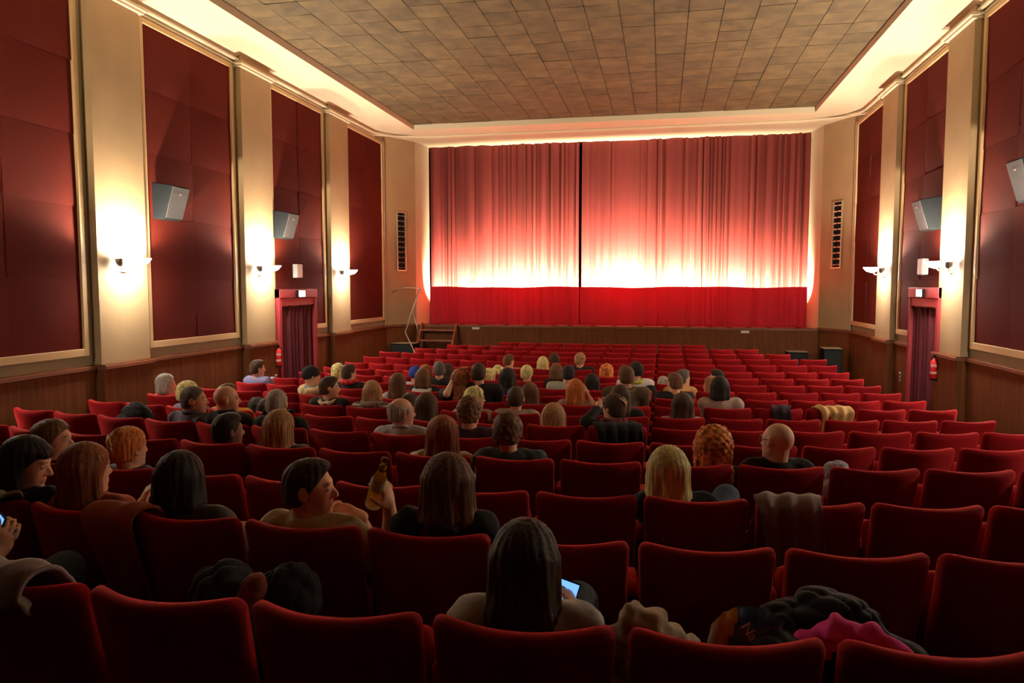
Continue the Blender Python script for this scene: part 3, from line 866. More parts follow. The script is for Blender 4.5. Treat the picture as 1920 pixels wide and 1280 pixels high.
# ------------------------------------------------------------------ implicit surfaces for people and heaped clothes
class Field:
    def __init__(s, lo, hi, h):
        s.h = h
        s.lo = np.array(lo, np.float32)
        s.n = np.maximum(4, np.ceil((np.array(hi) - np.array(lo)) / h).astype(int) + 1)
        s.F = np.full(tuple(s.n), 9.0, np.float32)
        s.ax = [s.lo[i] + h * np.arange(s.n[i], dtype=np.float32) for i in range(3)]
    def sub(s, lo, hi):
        i0 = np.clip(np.floor((np.array(lo) - s.lo) / s.h).astype(int), 0, s.n)
        i1 = np.clip(np.ceil((np.array(hi) - s.lo) / s.h).astype(int) + 1, 0, s.n)
        if np.any(i1 <= i0): return None
        sl = tuple(slice(a, b) for a, b in zip(i0, i1))
        X, Y, Z = np.meshgrid(*[s.ax[i][sl[i]] for i in range(3)], indexing='ij')
        return sl, X, Y, Z
    def put(s, sl, d, k, mode):
        A = s.F[sl]
        if mode == 'add':
            if k > 0:
                hh = np.clip(0.5 + 0.5 * (A - d) / k, 0, 1)
                s.F[sl] = A * (1 - hh) + d * hh - k * hh * (1 - hh)
            else: s.F[sl] = np.minimum(A, d)
        elif mode == 'sub':
            d = -d
            if k > 0:
                hh = np.clip(0.5 - 0.5 * (A - d) / k, 0, 1)
                s.F[sl] = A * (1 - hh) + d * hh + k * hh * (1 - hh)
            else: s.F[sl] = np.maximum(A, d)
    def ell(s, c, r, k=0.01, M=None, mode='add', fn=None):
        c = np.array(c, float); r = np.array(r, float)
        big = r.max() if M is not None else r
        m = k + 3 * s.h + (0.04 if fn else 0)
        q = s.sub(c - big - m, c + big + m)
        if q is None: return s
        sl, X, Y, Z = q
        x, y, z = X - c[0], Y - c[1], Z - c[2]
        if M is not None:
            x, y, z = (M[0][0] * x + M[1][0] * y + M[2][0] * z, M[0][1] * x + M[1][1] * y + M[2][1] * z, M[0][2] * x + M[1][2] * y + M[2][2] * z)
        k0 = np.sqrt((x / r[0]) ** 2 + (y / r[1]) ** 2 + (z / r[2]) ** 2) + 1e-6
        k1 = np.sqrt((x / r[0] ** 2) ** 2 + (y / r[1] ** 2) ** 2 + (z / r[2] ** 2) ** 2) + 1e-6
        d = k0 * (k0 - 1) / k1
        if fn is not None: d = d + fn(X, Y, Z)
        s.put(sl, d.astype(np.float32), k, mode)
        return s
    def cone(s, a, b, ra, rb, k=0.01, flat=1.0, mode='add', fn=None):
        """capsule with a radius at each end; flat scales the y extent"""
        a = np.array(a, float); b = np.array(b, float)
        rm = max(ra, rb) * max(1, flat)
        m = rm + k + 3 * s.h + (0.04 if fn else 0)
        q = s.sub(np.minimum(a, b) - m, np.maximum(a, b) + m)
        if q is None: return s
        sl, X, Y, Z = q
        ab = b - a
        L = float(ab @ ab) + 1e-9
        t = np.clip(((X - a[0]) * ab[0] + (Y - a[1]) * ab[1] + (Z - a[2]) * ab[2]) / L, 0, 1)
        dx, dy, dz = X - a[0] - t * ab[0], (Y - a[1] - t * ab[1]) / flat, Z - a[2] - t * ab[2]
        d = np.sqrt(dx * dx + dy * dy + dz * dz) - (ra + (rb - ra) * t)
        if fn is not None: d = d + fn(X, Y, Z)
        s.put(sl, d.astype(np.float32), k, mode)
        return s
    def cut(s, n, c, k=0.006):
        """remove everything where n.p > c"""
        X, Y, Z = np.meshgrid(*s.ax, indexing='ij', sparse=True)
        d = (n[0] * X + n[1] * Y + n[2] * Z - c).astype(np.float32)
        hh = np.clip(0.5 - 0.5 * (s.F - d) / k, 0, 1)
        s.F = s.F * (1 - hh) + d * hh + k * hh * (1 - hh)
        return s
    def mesh(s):
        F = s.F
        F[0] = F[-1] = 9; F[:, 0] = F[:, -1] = 9; F[:, :, 0] = F[:, :, -1] = 9
        nx, ny, nz = F.shape
        ins = F < 0
        sp = np.zeros((nx * ny * nz, 3), np.float64); cn = np.zeros(nx * ny * nz)
        strides = np.array([ny * nz, nz, 1])
        quads = []
        for ax_ in range(3):
            a = [slice(None)] * 3; b = [slice(None)] * 3
            a[ax_] = slice(0, -1); b[ax_] = slice(1, None)
            cr = ins[tuple(a)] != ins[tuple(b)]
            I = np.argwhere(cr)
            if len(I) == 0: continue
            fa = F[tuple(a)][cr]; fb = F[tuple(b)][cr]
            t = fa / (fa - fb)
            P = I.astype(np.float64); P[:, ax_] += t
            o1, o2 = [(1, 2), (2, 0), (0, 1)][ax_]
            base = I @ strides
            ids = [base - strides[o1] - strides[o2], base - strides[o2], base, base - strides[o1]]
            for d in ids:
                for c in range(3): sp[:, c] += np.bincount(d, P[:, c], minlength=len(cn))
                cn += np.bincount(d, minlength=len(cn))
            Q = np.stack(ids, 1)
            flip = ~ins[tuple(a)][cr]
            Q[flip] = Q[flip][:, ::-1]
            quads.append(Q)
        if not quads: return np.zeros((0, 3)), np.zeros((0, 4), int)
        Q = np.concatenate(quads)
        used = np.unique(Q)
        V = sp[used] / cn[used][:, None] * s.h + s.lo
        mp = np.zeros(len(cn), int); mp[used] = np.arange(len(used))
        return V, mp[Q]

def fast_mesh(name, V, Q):
    me = bpy.data.meshes.new(name)
    me.vertices.add(len(V)); me.vertices.foreach_set('co', np.asarray(V, np.float32).ravel())
    n = len(Q)
    me.loops.add(n * 4); me.loops.foreach_set('vertex_index', np.asarray(Q, np.int32).ravel())
    me.polygons.add(n)
    me.polygons.foreach_set('loop_start', np.arange(0, n * 4, 4, dtype=np.int32))
    me.polygons.foreach_set('use_smooth', np.ones(n, bool))
    me.update(calc_edges=True); me.validate()
    return me

def noise3(seed, scale, amp):
    rg = np.random.default_rng(abs(int(seed)) + 1000 * (seed < 0))
    nw = 14 if scale > 50 else 6
    W = rg.normal(0, scale, (nw, 3)); ph = rg.uniform(0, 6.28, nw)
    def f(X, Y, Z):
        d = 0
        for w, p in zip(W, ph): d = d + np.sin(w[0] * X + w[1] * Y + w[2] * Z + p)
        return amp * d / (2.5 if nw == 6 else 3.6)
    return f

def crease(seed, scale, amp):
    """sharp folds for heaped cloth"""
    rg = np.random.default_rng(seed + 500)
    W = rg.normal(0, scale, (5, 3)); ph = rg.uniform(0, 6.28, 5); V2 = rg.normal(0, 9, (5, 3))
    def f(X, Y, Z):
        d = 0
        for w, p, u in zip(W, ph, V2):
            d = d + (1 - np.abs(np.sin(w[0] * X + w[1] * Y + w[2] * Z + p + 1.6 * np.sin(u[0] * X + u[1] * Y + u[2] * Z)))) ** 2
        return amp * (d / 2.2 - 0.7)
    return f

# ------------------------------------------------------------------ people
HAIRC = {'black': (0.010, 0.008, 0.008), 'dark': (0.024, 0.0135, 0.008), 'brown': (0.060, 0.030, 0.016), 'auburn': (0.115, 0.038, 0.015),
         'light': (0.17, 0.095, 0.045), 'blonde': (0.42, 0.26, 0.11), 'ginger': (0.26, 0.085, 0.022), 'grey': (0.16, 0.145, 0.13), 'darkgrey': (0.050, 0.045, 0.042), 'white': (0.4, 0.37, 0.33)}
def hair_mat(c, curly=False):
    col = tuple(min(0.75, x * 2.3) for x in HAIRC[c])
    return mat('hair ' + c + (' curly' if curly else ''), col, 0.55, 0.55, 26, stretch=((1, 1, 1) if curly else (4, 4, 0.2)), bump=0.5, bscale=(60 if curly else 120), spec=0.18, sheen=0.25, sheencol=tuple(min(1, c * 3) for c in col))
def cloth(name, col, **kw):
    col = tuple(min(0.8, c * 1.5) for c in col)
    a = dict(rough=0.9, var=0.12, vscale=14, bump=0.35, bscale=35, sheen=0.2, sheencol=tuple(min(1, c * 1.5 + 0.02) for c in col))
    a.update(kw)
    return mat('cloth ' + name, col, **a)
def stripes():
    n = 'cloth striped'
    if n in MATS: return MATS[n]
    m = cloth('striped', (0.5, 0.45, 0.38), var=0)
    nt = m.node_tree; b = nt.nodes['Principled BSDF']
    t = nt.nodes.new('ShaderNodeTexCoord'); w = nt.nodes.new('ShaderNodeTexWave'); w.bands_direction = 'Z'; w.inputs['Scale'].default_value = 9.0
    w.inputs['Distortion'].default_value = 0.6
    r = nt.nodes.new('ShaderNodeValToRGB'); r.color_ramp.interpolation = 'CONSTANT'
    r.color_ramp.elements[0].color = (0.07, 0.06, 0.055, 1); r.color_ramp.elements[1].color = (0.55, 0.50, 0.42, 1); r.color_ramp.elements[1].position = 0.35
    nt.links.new(t.outputs['Object'], w.inputs['Vector']); nt.links.new(w.outputs['Fac'], r.inputs['Fac']); nt.links.new(r.outputs['Color'], b.inputs['Base Color'])
    MATS[n] = m
    return m
CL = {'lightgrey': cloth('light grey', (0.30, 0.30, 0.30)), 'navy': cloth('navy', (0.016, 0.018, 0.045)), 'black': cloth('black', (0.010, 0.010, 0.011)),
      'rust': cloth('rust', (0.24, 0.05, 0.022)), 'darkgrey': cloth('dark grey', (0.045, 0.045, 0.042)), 'beige': cloth('beige', (0.40, 0.32, 0.185)),
      'purple': cloth('purple navy', (0.045, 0.028, 0.075)), 'greyblue': cloth('grey blue', (0.075, 0.075, 0.105)), 'slate': cloth('slate', (0.035, 0.045, 0.06)),
      'cream': cloth('cream', (0.48, 0.40, 0.28)), 'teal': cloth('dark teal', (0.030, 0.045, 0.048)), 'paleblue': cloth('pale blue shirt', (0.34, 0.35, 0.42)),
      'plum': cloth('plum', (0.035, 0.018, 0.035)), 'burgundy': cloth('burgundy', (0.075, 0.010, 0.025)), 'olive': cloth('olive', (0.085, 0.065, 0.035)),
      'sage': cloth('sage', (0.25, 0.28, 0.24)), 'taupe': cloth('taupe', (0.26, 0.20, 0.165)), 'mustard': cloth('mustard', (0.42, 0.17, 0.018)),
      'red': cloth('red', (0.34, 0.015, 0.02)), 'lilac': cloth('lilac blue', (0.14, 0.13, 0.24)), 'rose': cloth('dusty rose', (0.28, 0.16, 0.17)), 'jeans': cloth('jeans', (0.045, 0.065, 0.10)), 'trousers': cloth('dark trousers', (0.013, 0.013, 0.017)), 'white': cloth('white', (0.6, 0.58, 0.55)), 'lime': cloth('lime', (0.36, 0.36, 0.03)),
      'blue': cloth('royal blue', (0.02, 0.05, 0.30)), 'skyblue': cloth('sky blue', (0.12, 0.28, 0.42)), 'fur': cloth('cream fur', (0.52, 0.40, 0.22), bump=1.0, bscale=50), 'tan': cloth('tan', (0.42, 0.26, 0.10)), 'mauve': cloth('mauve grey', (0.17, 0.13, 0.135)), 'pink': cloth('pink', (0.75, 0.03, 0.22))}
def skin_mat():
    if 'skin' in MATS: return MATS['skin']
    m = mat('skin', (0.5, 0.26, 0.17), 0.55, attr='col', spec=0.35)
    b = m.node_tree.nodes['Principled BSDF']
    b.inputs['Subsurface Weight'].default_value = 0.0
    MATS['skin'] = m
    return m
M_EYE = mat('eye white', (0.6, 0.57, 0.52), 0.2); M_IRIS = mat('iris', (0.02, 0.012, 0.008), 0.2)
M_GLASSES = mat('spectacle frame', (0.01, 0.01, 0.01), 0.3)
M_SCREEN = mat('lit phone screen', (0.1, 0.15, 0.3), 0.3, emit=(0.15, 0.38, 1.0), estr=0.55)

def hand(F, wrist, palm_dir, palm_n, curl, side, k=0.006):
    """palm and five fingers: palm_dir along the hand, palm_n out of the palm, curl bends the fingers to the palm side"""
    w = Vector(wrist); d = Vector(palm_dir).normalized(); n = Vector(palm_n); n = (n - d * n.dot(d)).normalized()
    a = d.cross(n) * side                     # towards the thumb
    c = w + d * 0.055
    B = np.array([[a.x, d.x, n.x], [a.y, d.y, n.y], [a.z, d.z, n.z]])
    F.ell(c, (0.040, 0.052, 0.016), k, B)
    F.cone(w - d * 0.02, w + d * 0.03, 0.026, 0.026, 0.012)
    for i, (off, ln) in enumerate(((0.030, 0.072), (0.010, 0.080), (-0.011, 0.075), (-0.031, 0.058))):
        p = w + d * 0.095 + a * off
        dd = d; 
        for seg, r in ((0.42, 0.0095), (0.33, 0.0088), (0.25, 0.008)):
            ang = curl * (0.9 if seg == 0.42 else 1.0)
            dd = (dd * math.cos(ang) + n * math.sin(ang) * 1.0) if seg == 0.42 else (dd + n * math.tan(min(1.2, curl)) * 0.8 - d * 0.35 * min(1, curl)).normalized()
            dd = dd.normalized()
            q = p + dd * ln * seg
            F.cone(p, q, r, r * 0.95, 0.003)
            p = q
    p = w + d * 0.03 + a * 0.032
    td = (a * 0.7 + d * 0.6 + n * 0.45).normalized()
    q = p + td * 0.036
    F.cone(p, q, 0.013, 0.011, 0.006)
    td2 = (td * 0.5 + d * 0.5 + n * 0.7 * min(1.0, curl + 0.2)).normalized()
    F.cone(q, q + td2 * 0.032, 0.010, 0.0085, 0.004)

PEOPLE = []
OCC = set()
def person(row, seat, hx, ty, hair, hc, top, yaw, label, pitch=0.0, roll=0.0, trousers='trousers', skin=(0.66, 0.36, 0.23), arms=None, extras=(), hlen=0.30, fw=0.185, sc=1.0, hw=1.0, topname='top', shw=1.0, cushion=True, hip_dx=0.0, knees=None):
    """a seated figure; hx,ty: the pixel of the crown, its distance is the seat's own (fw metres before the backrest)"""
    h = 0.0085 if row <= 2 else (0.012 if row <= 5 else (0.016 if row <= 8 else 0.02))
    hd = min(h, 0.006 if row <= 2 else (0.008 if row <= 5 else 0.012))
    P0, sy = seat_frame(row, seat + 0.5)
    Rz = Matrix.Rotation(sy, 4, 'Z')
    Fw = Rz @ Vector((0, 1, 0))
    ptop = hit(hx, ty, P0 + Fw * fw, Fw)
    loc = Rz.inverted() @ (ptop - P0)
    lx, H = loc.x, loc.z - (0.012 if hair != 'bald' else 0.0)
    if cushion: OCC.add((row, seat))
    rg = np.random.default_rng(row * 100 + seat + 50)
    hz = H - 0.112 * sc
    hy = fw + 0.005
    nb = Vector((lx * 0.85, fw - 0.015, H - 0.240))          # base of the neck
    shz = H - 0.272
    cx = lx * 0.72                                          # chest follows the head
    hipx = hip_dx
    hips = Vector((hipx, 0.30, 0.555))
    chest = Vector((cx, fw + 0.02, shz - 0.10))
    belly = (chest + hips) / 2 + Vector((0, 0.01, -0.02))
    SH = [Vector((cx + sg * 0.165 * shw, fw, shz - 0.015)) for sg in (-1, 1)]
    HM = Euler((R(-pitch), R(roll), R(-yaw)), 'XYZ').to_matrix()
    hc0 = Vector((lx, hy, hz))
    hp = lambda x, y, z: hc0 + HM @ (Vector((x, y, z)) * sc)
    Mn = np.array(HM)
    # arms
    default = {}
    for i, sg in enumerate((-1, 1)):
        eb = SH[i] + Vector((sg * 0.005, 0.09, -0.23))
        eb.x = max(-0.160, min(0.160, eb.x)); eb.z = max(eb.z, 0.66)
        default[i] = (eb, Vector((sg * 0.08 + hipx, 0.50, 0.645)), Vector((-sg * 0.35, 0.9, -0.05)), Vector((0, 0, -1)), 0.35)
    if arms:
        for i, a in arms.items(): default[i] = a(dict(SH=SH, P0=P0, Rz=Rz, Fw=Fw, lx=lx, H=H)) if callable(a) else a
    KN = [Vector((hipx + sg * 0.105, 0.655, 0.535)) for sg in (-1, 1)]
    if knees:
        for i_, kp in knees.items():
            KN[i_] = Rz.inverted() @ (hit(kp[0], kp[1], P0 + Fw * kp[2], Fw) - P0) - Vector((0, 0, 0.06))
    FT = [Vector((KN[i_].x + (hipx + sg * 0.12 - KN[i_].x) * (0.0 if knees and i_ in knees else 1.0), min(0.62, KN[i_].y), max(0.0, (KN[i_].z - 0.535) * 0.9))) for i_, sg in enumerate((-1, 1))]
    lo = [min(-0.30, lx - 0.35), -0.10, 0.0]; hi = [max(0.30, lx + 0.35), 0.85, max(1.3, H + 0.12)]
    for i in (0, 1):
        for p in (default[i][0], default[i][1]):
            for c in range(3):
                lo[c] = min(lo[c], p[c] - 0.14); hi[c] = max(hi[c], p[c] + 0.2)
    # ---- body: one continuous surface
    F = Field(lo, hi, h)
    F.cone(hips, belly, 0.115, 0.105, 0.05, 0.85); F.cone(belly, chest, 0.11, 0.125, 0.05, 0.75)
    F.cone(SH[0] + Vector((0.05, 0, 0)), SH[1] - Vector((0.05, 0, 0)), 0.055, 0.055, 0.05)
    F.cone(nb, hp(0, -0.030, -0.055), 0.054, 0.049, 0.016)
    for i, sg in enumerate((-1, 1)):
        el, wr, pd, pn, cu = default[i]
        F.cone(SH[i], el, 0.048, 0.038, 0.03); F.cone(el, wr, 0.038, 0.025, 0.02)
        if row <= 2 or cu > 0.5:
            hand(F, wr, pd, pn, cu, sg if i == 1 else sg)
        else:
            F.ell(Vector(wr) + Vector(pd).normalized() * 0.05, (0.042, 0.05, 0.022), 0.02)
            for q in range(4):
                a = Vector(wr) + Vector(pd).normalized() * 0.085 + Vector((0.022 * (q - 1.5), 0, 0))
                F.cone(a, a + Vector(pd).normalized() * 0.06, 0.010, 0.009, 0.004)
        kn, ft = KN[i], FT[i]
        F.cone(hips + Vector((sg * 0.075, 0, 0)), kn, 0.08, 0.06, 0.03); F.cone(kn, ft + Vector((0, 0, 0.10)), 0.052, 0.036, 0.02); F.cone(ft + Vector((0, -0.02, 0.05)), ft + Vector((0, 0.12, 0.035)), 0.036, 0.030, 0.02)
    for c, r, k in (((0, -0.008, 0.022), (0.0765, 0.094, 0.088), 0.01), ((0, 0.032, -0.045), (0.060, 0.060, 0.072), 0.03)):
        F.ell(hp(*c), [x * sc for x in r], k, Mn)
    F.ell(hp(0, 0.070, -0.098), (0.024 * sc, 0.022 * sc, 0.020 * sc), 0.02, Mn)
    for sx in (-1, 1): F.cone(hp(sx * 0.050, 0.0, -0.062), hp(sx * 0.012, 0.070, -0.100), 0.016, 0.014, 0.016)
    F.cone(hp(-0.030, 0.078, 0.022), hp(0.030, 0.078, 0.022), 0.013, 0.013, 0.018)
    for sx in (-1, 1):
        F.ell(hp(sx * 0.033, 0.102, 0.001), (0.017, 0.015, 0.009), 0.010, Mn, 'sub')
    F.cone(hp(0, 0.088, 0.008), hp(0, 0.110, -0.030), 0.008, 0.0125, 0.010)
    for sx in (-1, 1): F.ell(hp(sx * 0.013, 0.096, -0.034), (0.010, 0.011, 0.008), 0.006, Mn)
    F.cone(hp(-0.018, 0.086, -0.060), hp(0.018, 0.086, -0.060), 0.008, 0.008, 0.006); F.cone(hp(-0.014, 0.085, -0.072), hp(0.014, 0.085, -0.072), 0.008, 0.008, 0.006)
    if h < 0.015:
        F.cone(hp(-0.022, 0.099, -0.066), hp(0.022, 0.099, -0.066), 0.0022, 0.0022, 0.003, mode='sub')
    for sx in (-1, 1):
        F.ell(hp(sx * 0.083, -0.010, -0.006), (0.012, 0.021, 0.034), 0.005, Mn)
        if h < 0.015: F.ell(hp(sx * 0.090, -0.004, -0.004), (0.006, 0.010, 0.018), 0.004, Mn, 'sub')
    V, Q = F.mesh()
    me = fast_mesh('person', V, Q)
    # natural colouring of lips, brows, cheeks, stubble
    inv = np.array(HM.transposed())
    Lc = (V - np.array(hc0)) @ inv.T / sc
    colr = np.tile(np.array(skin), (len(V), 1)) * (1 + rg.normal(0, 0.02, (len(V), 1)))
    lips = (np.abs(Lc[:, 0]) < 0.024) & (Lc[:, 1] > 0.078) & (np.abs(Lc[:, 2] + 0.066) < 0.013)
    colr[lips] = np.array(skin) * np.array([0.80, 0.48, 0.5])
    brow = (np.abs(np.abs(Lc[:, 0]) - 0.034) < 0.017) & (Lc[:, 1] > 0.06) & (np.abs(Lc[:, 2] - 0.027 + np.abs(np.abs(Lc[:, 0]) - 0.03) * 0.25) < 0.0042)
    colr[brow] = np.array(HAIRC.get(hc, (0.05, 0.03, 0.02))) * 0.6 + np.array(skin) * 0.25
    ck = (np.linalg.norm((Lc - np.array([0, 0.075, -0.03])) * np.array([0.6, 1, 1]), axis=1) < 0.035) & ~lips
    colr[ck] *= np.array([1.05, 0.88, 0.88])
    ca = me.color_attributes.new('col', 'FLOAT_COLOR', 'POINT')
    ca.data.foreach_set('color', np.concatenate([np.clip(colr, 0, 1), np.ones((len(V), 1))], 1).astype(np.float32).ravel())
    body = newobj('person', me, skin_mat())
    body.matrix_world = Matrix.Translation(P0) @ Rz
    tag(body, label, 'person', 'cinema audience')
    # ---- clothes
    slv = 1.0
    fold = noise3(row * 7 + seat, 38, 0.0055 if row <= 5 else 0.003)
    F = Field(lo, hi, h)
    inf = 0.014
    F.cone(hips + Vector((0, 0, 0.02)), belly, 0.12 + inf, 0.108 + inf, 0.05, 0.85, fn=fold); F.cone(belly, chest, 0.112 + inf, 0.128 + inf, 0.05, 0.76, fn=fold)
    F.cone(SH[0] + Vector((0.04, 0, 0)), SH[1] - Vector((0.04, 0, 0)), 0.058 + inf, 0.058 + inf, 0.05, fn=fold)
    F.cone((nb + Vector((0, 0.0, -0.045))), (nb + Vector((0, 0.0, -0.02))), 0.080, 0.068, 0.045)
    short = 'short' in extras
    for i, sg in enumerate((-1, 1)):
        el, wr = default[i][0], default[i][1]
        if short:
            F.cone(SH[i], SH[i].lerp(el, 0.62), 0.062, 0.060, 0.035, fn=fold)
        else:
            F.cone(SH[i], el, 0.062, 0.052, 0.035, fn=fold); F.cone(el, Vector(el).lerp(Vector(wr), 0.88), 0.052, 0.038, 0.02, fn=fold)
    # neck opening
    F.cone(nb + Vector((0, 0.01, 0.005)), nb + Vector((0, 0.02, 0.10)), 0.062, 0.075, 0.008, mode='sub')
    V, Q = F.mesh()
    mt = stripes() if top == 'striped' else CL[top]
    o = newobj(topname, fast_mesh(topname, V, Q), mt, body)
    if 'collar' in extras or 'hood' in extras or 'fur' in extras or 'scarf' in extras or 'turtle' in extras or 'shirtcollar' in extras:
        F = Field((nb.x - 0.26, nb.y - 0.22, nb.z - 0.18), (nb.x + 0.26, nb.y + 0.22, nb.z + 0.16), min(h, 0.01))
        lump = noise3(row + seat * 3, 60, 0.005)
        n = 14
        kind = [k for k in ('hood', 'fur', 'scarf', 'turtle', 'shirtcollar', 'collar') if k in extras][0]
        R0, rr, dz, tilt = {'hood': (0.10, 0.034, -0.02, 0.05), 'fur': (0.115, 0.046, -0.015, 0.03), 'scarf': (0.085, 0.032, 0.02, 0.0), 'turtle': (0.058, 0.015, 0.035, 0.0), 'shirtcollar': (0.068, 0.013, 0.012, -0.02), 'collar': (0.085, 0.020, 0.0, 0.02)}[kind]
        pts = [Vector((nb.x + R0 * math.cos(a), nb.y - tilt * 0.6 + R0 * math.sin(a), nb.z + dz - tilt * max(0, -math.sin(a)))) for a in np.linspace(0, 2 * math.pi, n)]
        for a, b in zip(pts[:-1], pts[1:]): F.cone(a, b, rr, rr, 0.01, fn=lump if kind != 'turtle' else None)
        if kind == 'hood':
            F.ell((nb.x, nb.y - 0.10, nb.z - 0.07), (0.12, 0.035, 0.075), 0.03)
        V, Q = F.mesh()
        cm = {'hood': ('hood', 'lightgrey'), 'fur': ('fur_collar', 'fur'), 'scarf': ('scarf', 'burgundy'), 'turtle': ('turtleneck', top), 'shirtcollar': ('collar', top), 'collar': ('collar', top)}[kind]
        cmat = CL[cm[1]] if cm[1] in CL else mt
        for ex in extras:
            if ex.startswith('c:'): cmat = CL[ex[2:]]
        newobj(cm[0], fast_mesh(cm[0], V, Q), cmat, body)
    F = Field((min(-0.30, KN[0].x - 0.12, KN[1].x - 0.12), 0.02, 0.0), (max(0.30, KN[0].x + 0.12, KN[1].x + 0.12), 0.85, max(0.72, KN[0].z + 0.14, KN[1].z + 0.14)), max(h, 0.014))
    F.ell(hips + Vector((0, 0, -0.01)), (0.165, 0.12, 0.085), 0.03)
    for i_, sg in enumerate((-1, 1)):
        F.cone(hips + Vector((sg * 0.08, 0.02, 0)), KN[i_], 0.09, 0.072, 0.03); F.cone(KN[i_], FT[i_] + Vector((0, 0, 0.13)), 0.066, 0.055, 0.02)
    V, Q = F.mesh()
    newobj('trousers', fast_mesh('trousers', V, Q), CL[trousers], body)
    for i_, sg in enumerate((-1, 1)):
        if row > 3: break
        ft = FT[i_]
        F = Field((ft.x - 0.08, ft.y - 0.10, ft.z - 0.01), (ft.x + 0.08, ft.y + 0.24, ft.z + 0.16), 0.012)
        F.cone(ft + Vector((0, -0.02, 0.06)), ft + Vector((0.0, 0.13, 0.045)), 0.046, 0.040, 0.02); F.cone(ft + Vector((0, -0.01, 0.10)), ft + Vector((0, -0.01, 0.05)), 0.045, 0.045, 0.02)
        F.cut((0, 0, -1), -ft.z - 0.004, 0.004)
        V, Q = F.mesh(); newobj('shoe', fast_mesh('shoe', V, Q), M_BLACK, body)
    # ---- eyes
    if abs(yaw) > 25 or row <= 2:
        for sx in (-1, 1):
            e = MB().lathe([(0.0001, -0.0115), (0.007, -0.009), (0.0105, -0.0045), (0.0115, 0), (0.0105, 0.0045), (0.007, 0.009), (0.0001, 0.0115)], seg=12).build('eye', M_EYE, body, True)
            e.location = hp(sx * 0.032, 0.0765, 0.002)
            if row <= 3:
                ir = MB().lathe([(0.0001, -0.0052), (0.004, -0.0035), (0.0052, 0), (0.004, 0.0035), (0.0001, 0.0052)], seg=10).build('iris', M_IRIS, e, True)
                ir.location = HM @ Vector((0, 0.0078, 0))
    # ---- hair, beanie
    if hair != 'bald':
        L = hlen
        low = hz - L - 0.05 if hair in ('long', 'longcurly', 'bob', 'halfup', 'pony') else hz - 0.14
        ex = 0.24
        F = Field((lx - ex, hy - ex, low), (lx + ex, hy + ex, hz + 0.24), hd)
        gro = noise3(seat + row, 150, 0.0018)
        ang0 = rg.uniform(0, 6)
        def strand(X, Y, Z):
            th = np.arctan2(Y - hy, X - lx)
            return 0.0018 * np.sin(th * 23 + ang0 + 3.0 * np.sin(Z * 11 + th * 3)) + 0.0013 * np.sin(th * 57 + Z * 9 + 2 * np.sin(th * 7))
        curl = crease(abs(seat * 3 + row), 62, 0.020) if hair == 'longcurly' else noise3(seat * 3 + row, 150, 0.0042)
        base = 0.010 if hair in ('short', 'crop', 'balding') else 0.016
        fnh = curl if 'curly' in hair else (strand if hd < 0.011 else None)
        if hair == 'crop': base = 0.006; fnh = gro
        thick = 0.024 if hair == 'longcurly' else (0.017 if 'curly' in hair else base)
        F.ell(hp(0, -0.010, 0.026), [(0.0765 + thick) * sc * hw, (0.094 + thick) * sc, (0.088 + thick) * sc], 0.01, Mn, fn=fnh)
        if hair in ('short', 'crop', 'balding', 'curlyshort', 'updo', 'bun'):
            F.ell(hp(0, -0.045, -0.035), [(0.062 + base) * sc, (0.052 + base) * sc, (0.055 + base) * sc], 0.03, Mn, fn=fnh)
        if hair == 'short':
            F.ell(hp(0, 0.035, 0.088), (0.058 * sc, 0.055 * sc, 0.032 * sc), 0.025, Mn, fn=curl if 'tousled' in extras else fnh)
        # cut the face free: hairline plane, nape
        n = HM @ Vector((0, 0.796, -0.605)); c = n.dot(hc0) + (0.0165 if hair in ('short', 'crop', 'curlyshort') else 0.0235) * sc
        if hair == 'beanie':
            n = HM @ Vector((0, 0.25, -0.968)); c = n.dot(hc0) + 0.012
        F.cut(n, c, 0.008)
        if hair == 'balding':
            n = HM @ Vector((0, 0.35, 0.937)); F.cut(n, n.dot(hc0) + 0.045, 0.02)
        if hair in ('short', 'crop', 'balding', 'curlyshort', 'updo', 'bun'):
            F.cut((0, 0, -1), -(hz - 0.068 * sc), 0.01)
        # hanging hair (falls straight down whatever the head does)
        yv = R(-yaw)
        rot = lambda x, y: (x * math.cos(yv) - y * math.sin(yv), x * math.sin(yv) + y * math.cos(yv))
        def hpt(x, y, z):
            a, b = rot(x, y); return Vector((lx + a, hy + b, hz + z))
        if hair in ('long', 'longcurly', 'bob', 'halfup'):
            w = hw
            fl = 0.55
            for x0, y0 in ((-0.050, -0.055), (0.0, -0.070), (0.050, -0.055), (-0.074, -0.012), (0.074, -0.012)):
                r1 = 0.040 if abs(x0) < 0.06 else 0.028
                mid = -0.13 if L > 0.17 else -L * 0.6
                F.cone(hpt(x0 * w, y0, 0.02), hpt(x0 * w * 1.12, y0 - 0.005, mid), r1, r1 * 1.05, 0.02, fn=fnh)
                if L > 0.17:
                    zb = -L * (1.0 if abs(x0) < 0.06 else 0.86)
                    F.cone(hpt(x0 * w * 1.12, y0 - 0.005, mid), hpt(x0 * w * (1.55 if L > 0.34 else (1.28 if L > 0.25 else 1.15)), max(-0.092, y0 - 0.02), zb), r1 * 1.05, 0.020 if 'curly' not in hair else 0.04, 0.02, fn=fnh)
            if 'fringe' in extras:
                F.ell(hp(0, 0.070, 0.062), (0.062, 0.030, 0.030), 0.01, Mn, fn=fnh)
        if hair in ('updo', 'bun'):
            F.ell(hp(0, -0.085, 0.055), (0.045, 0.038, 0.042), 0.012, Mn, fn=curl)
            if hair == 'updo': F.ell(hp(0.01, -0.060, 0.100), (0.040, 0.036, 0.028), 0.012, Mn, fn=curl)
        if hair == 'halfup':
            F.ell(hp(0, -0.095, 0.03), (0.025, 0.02, 0.03), 0.01, Mn)
        V, Q = F.mesh()
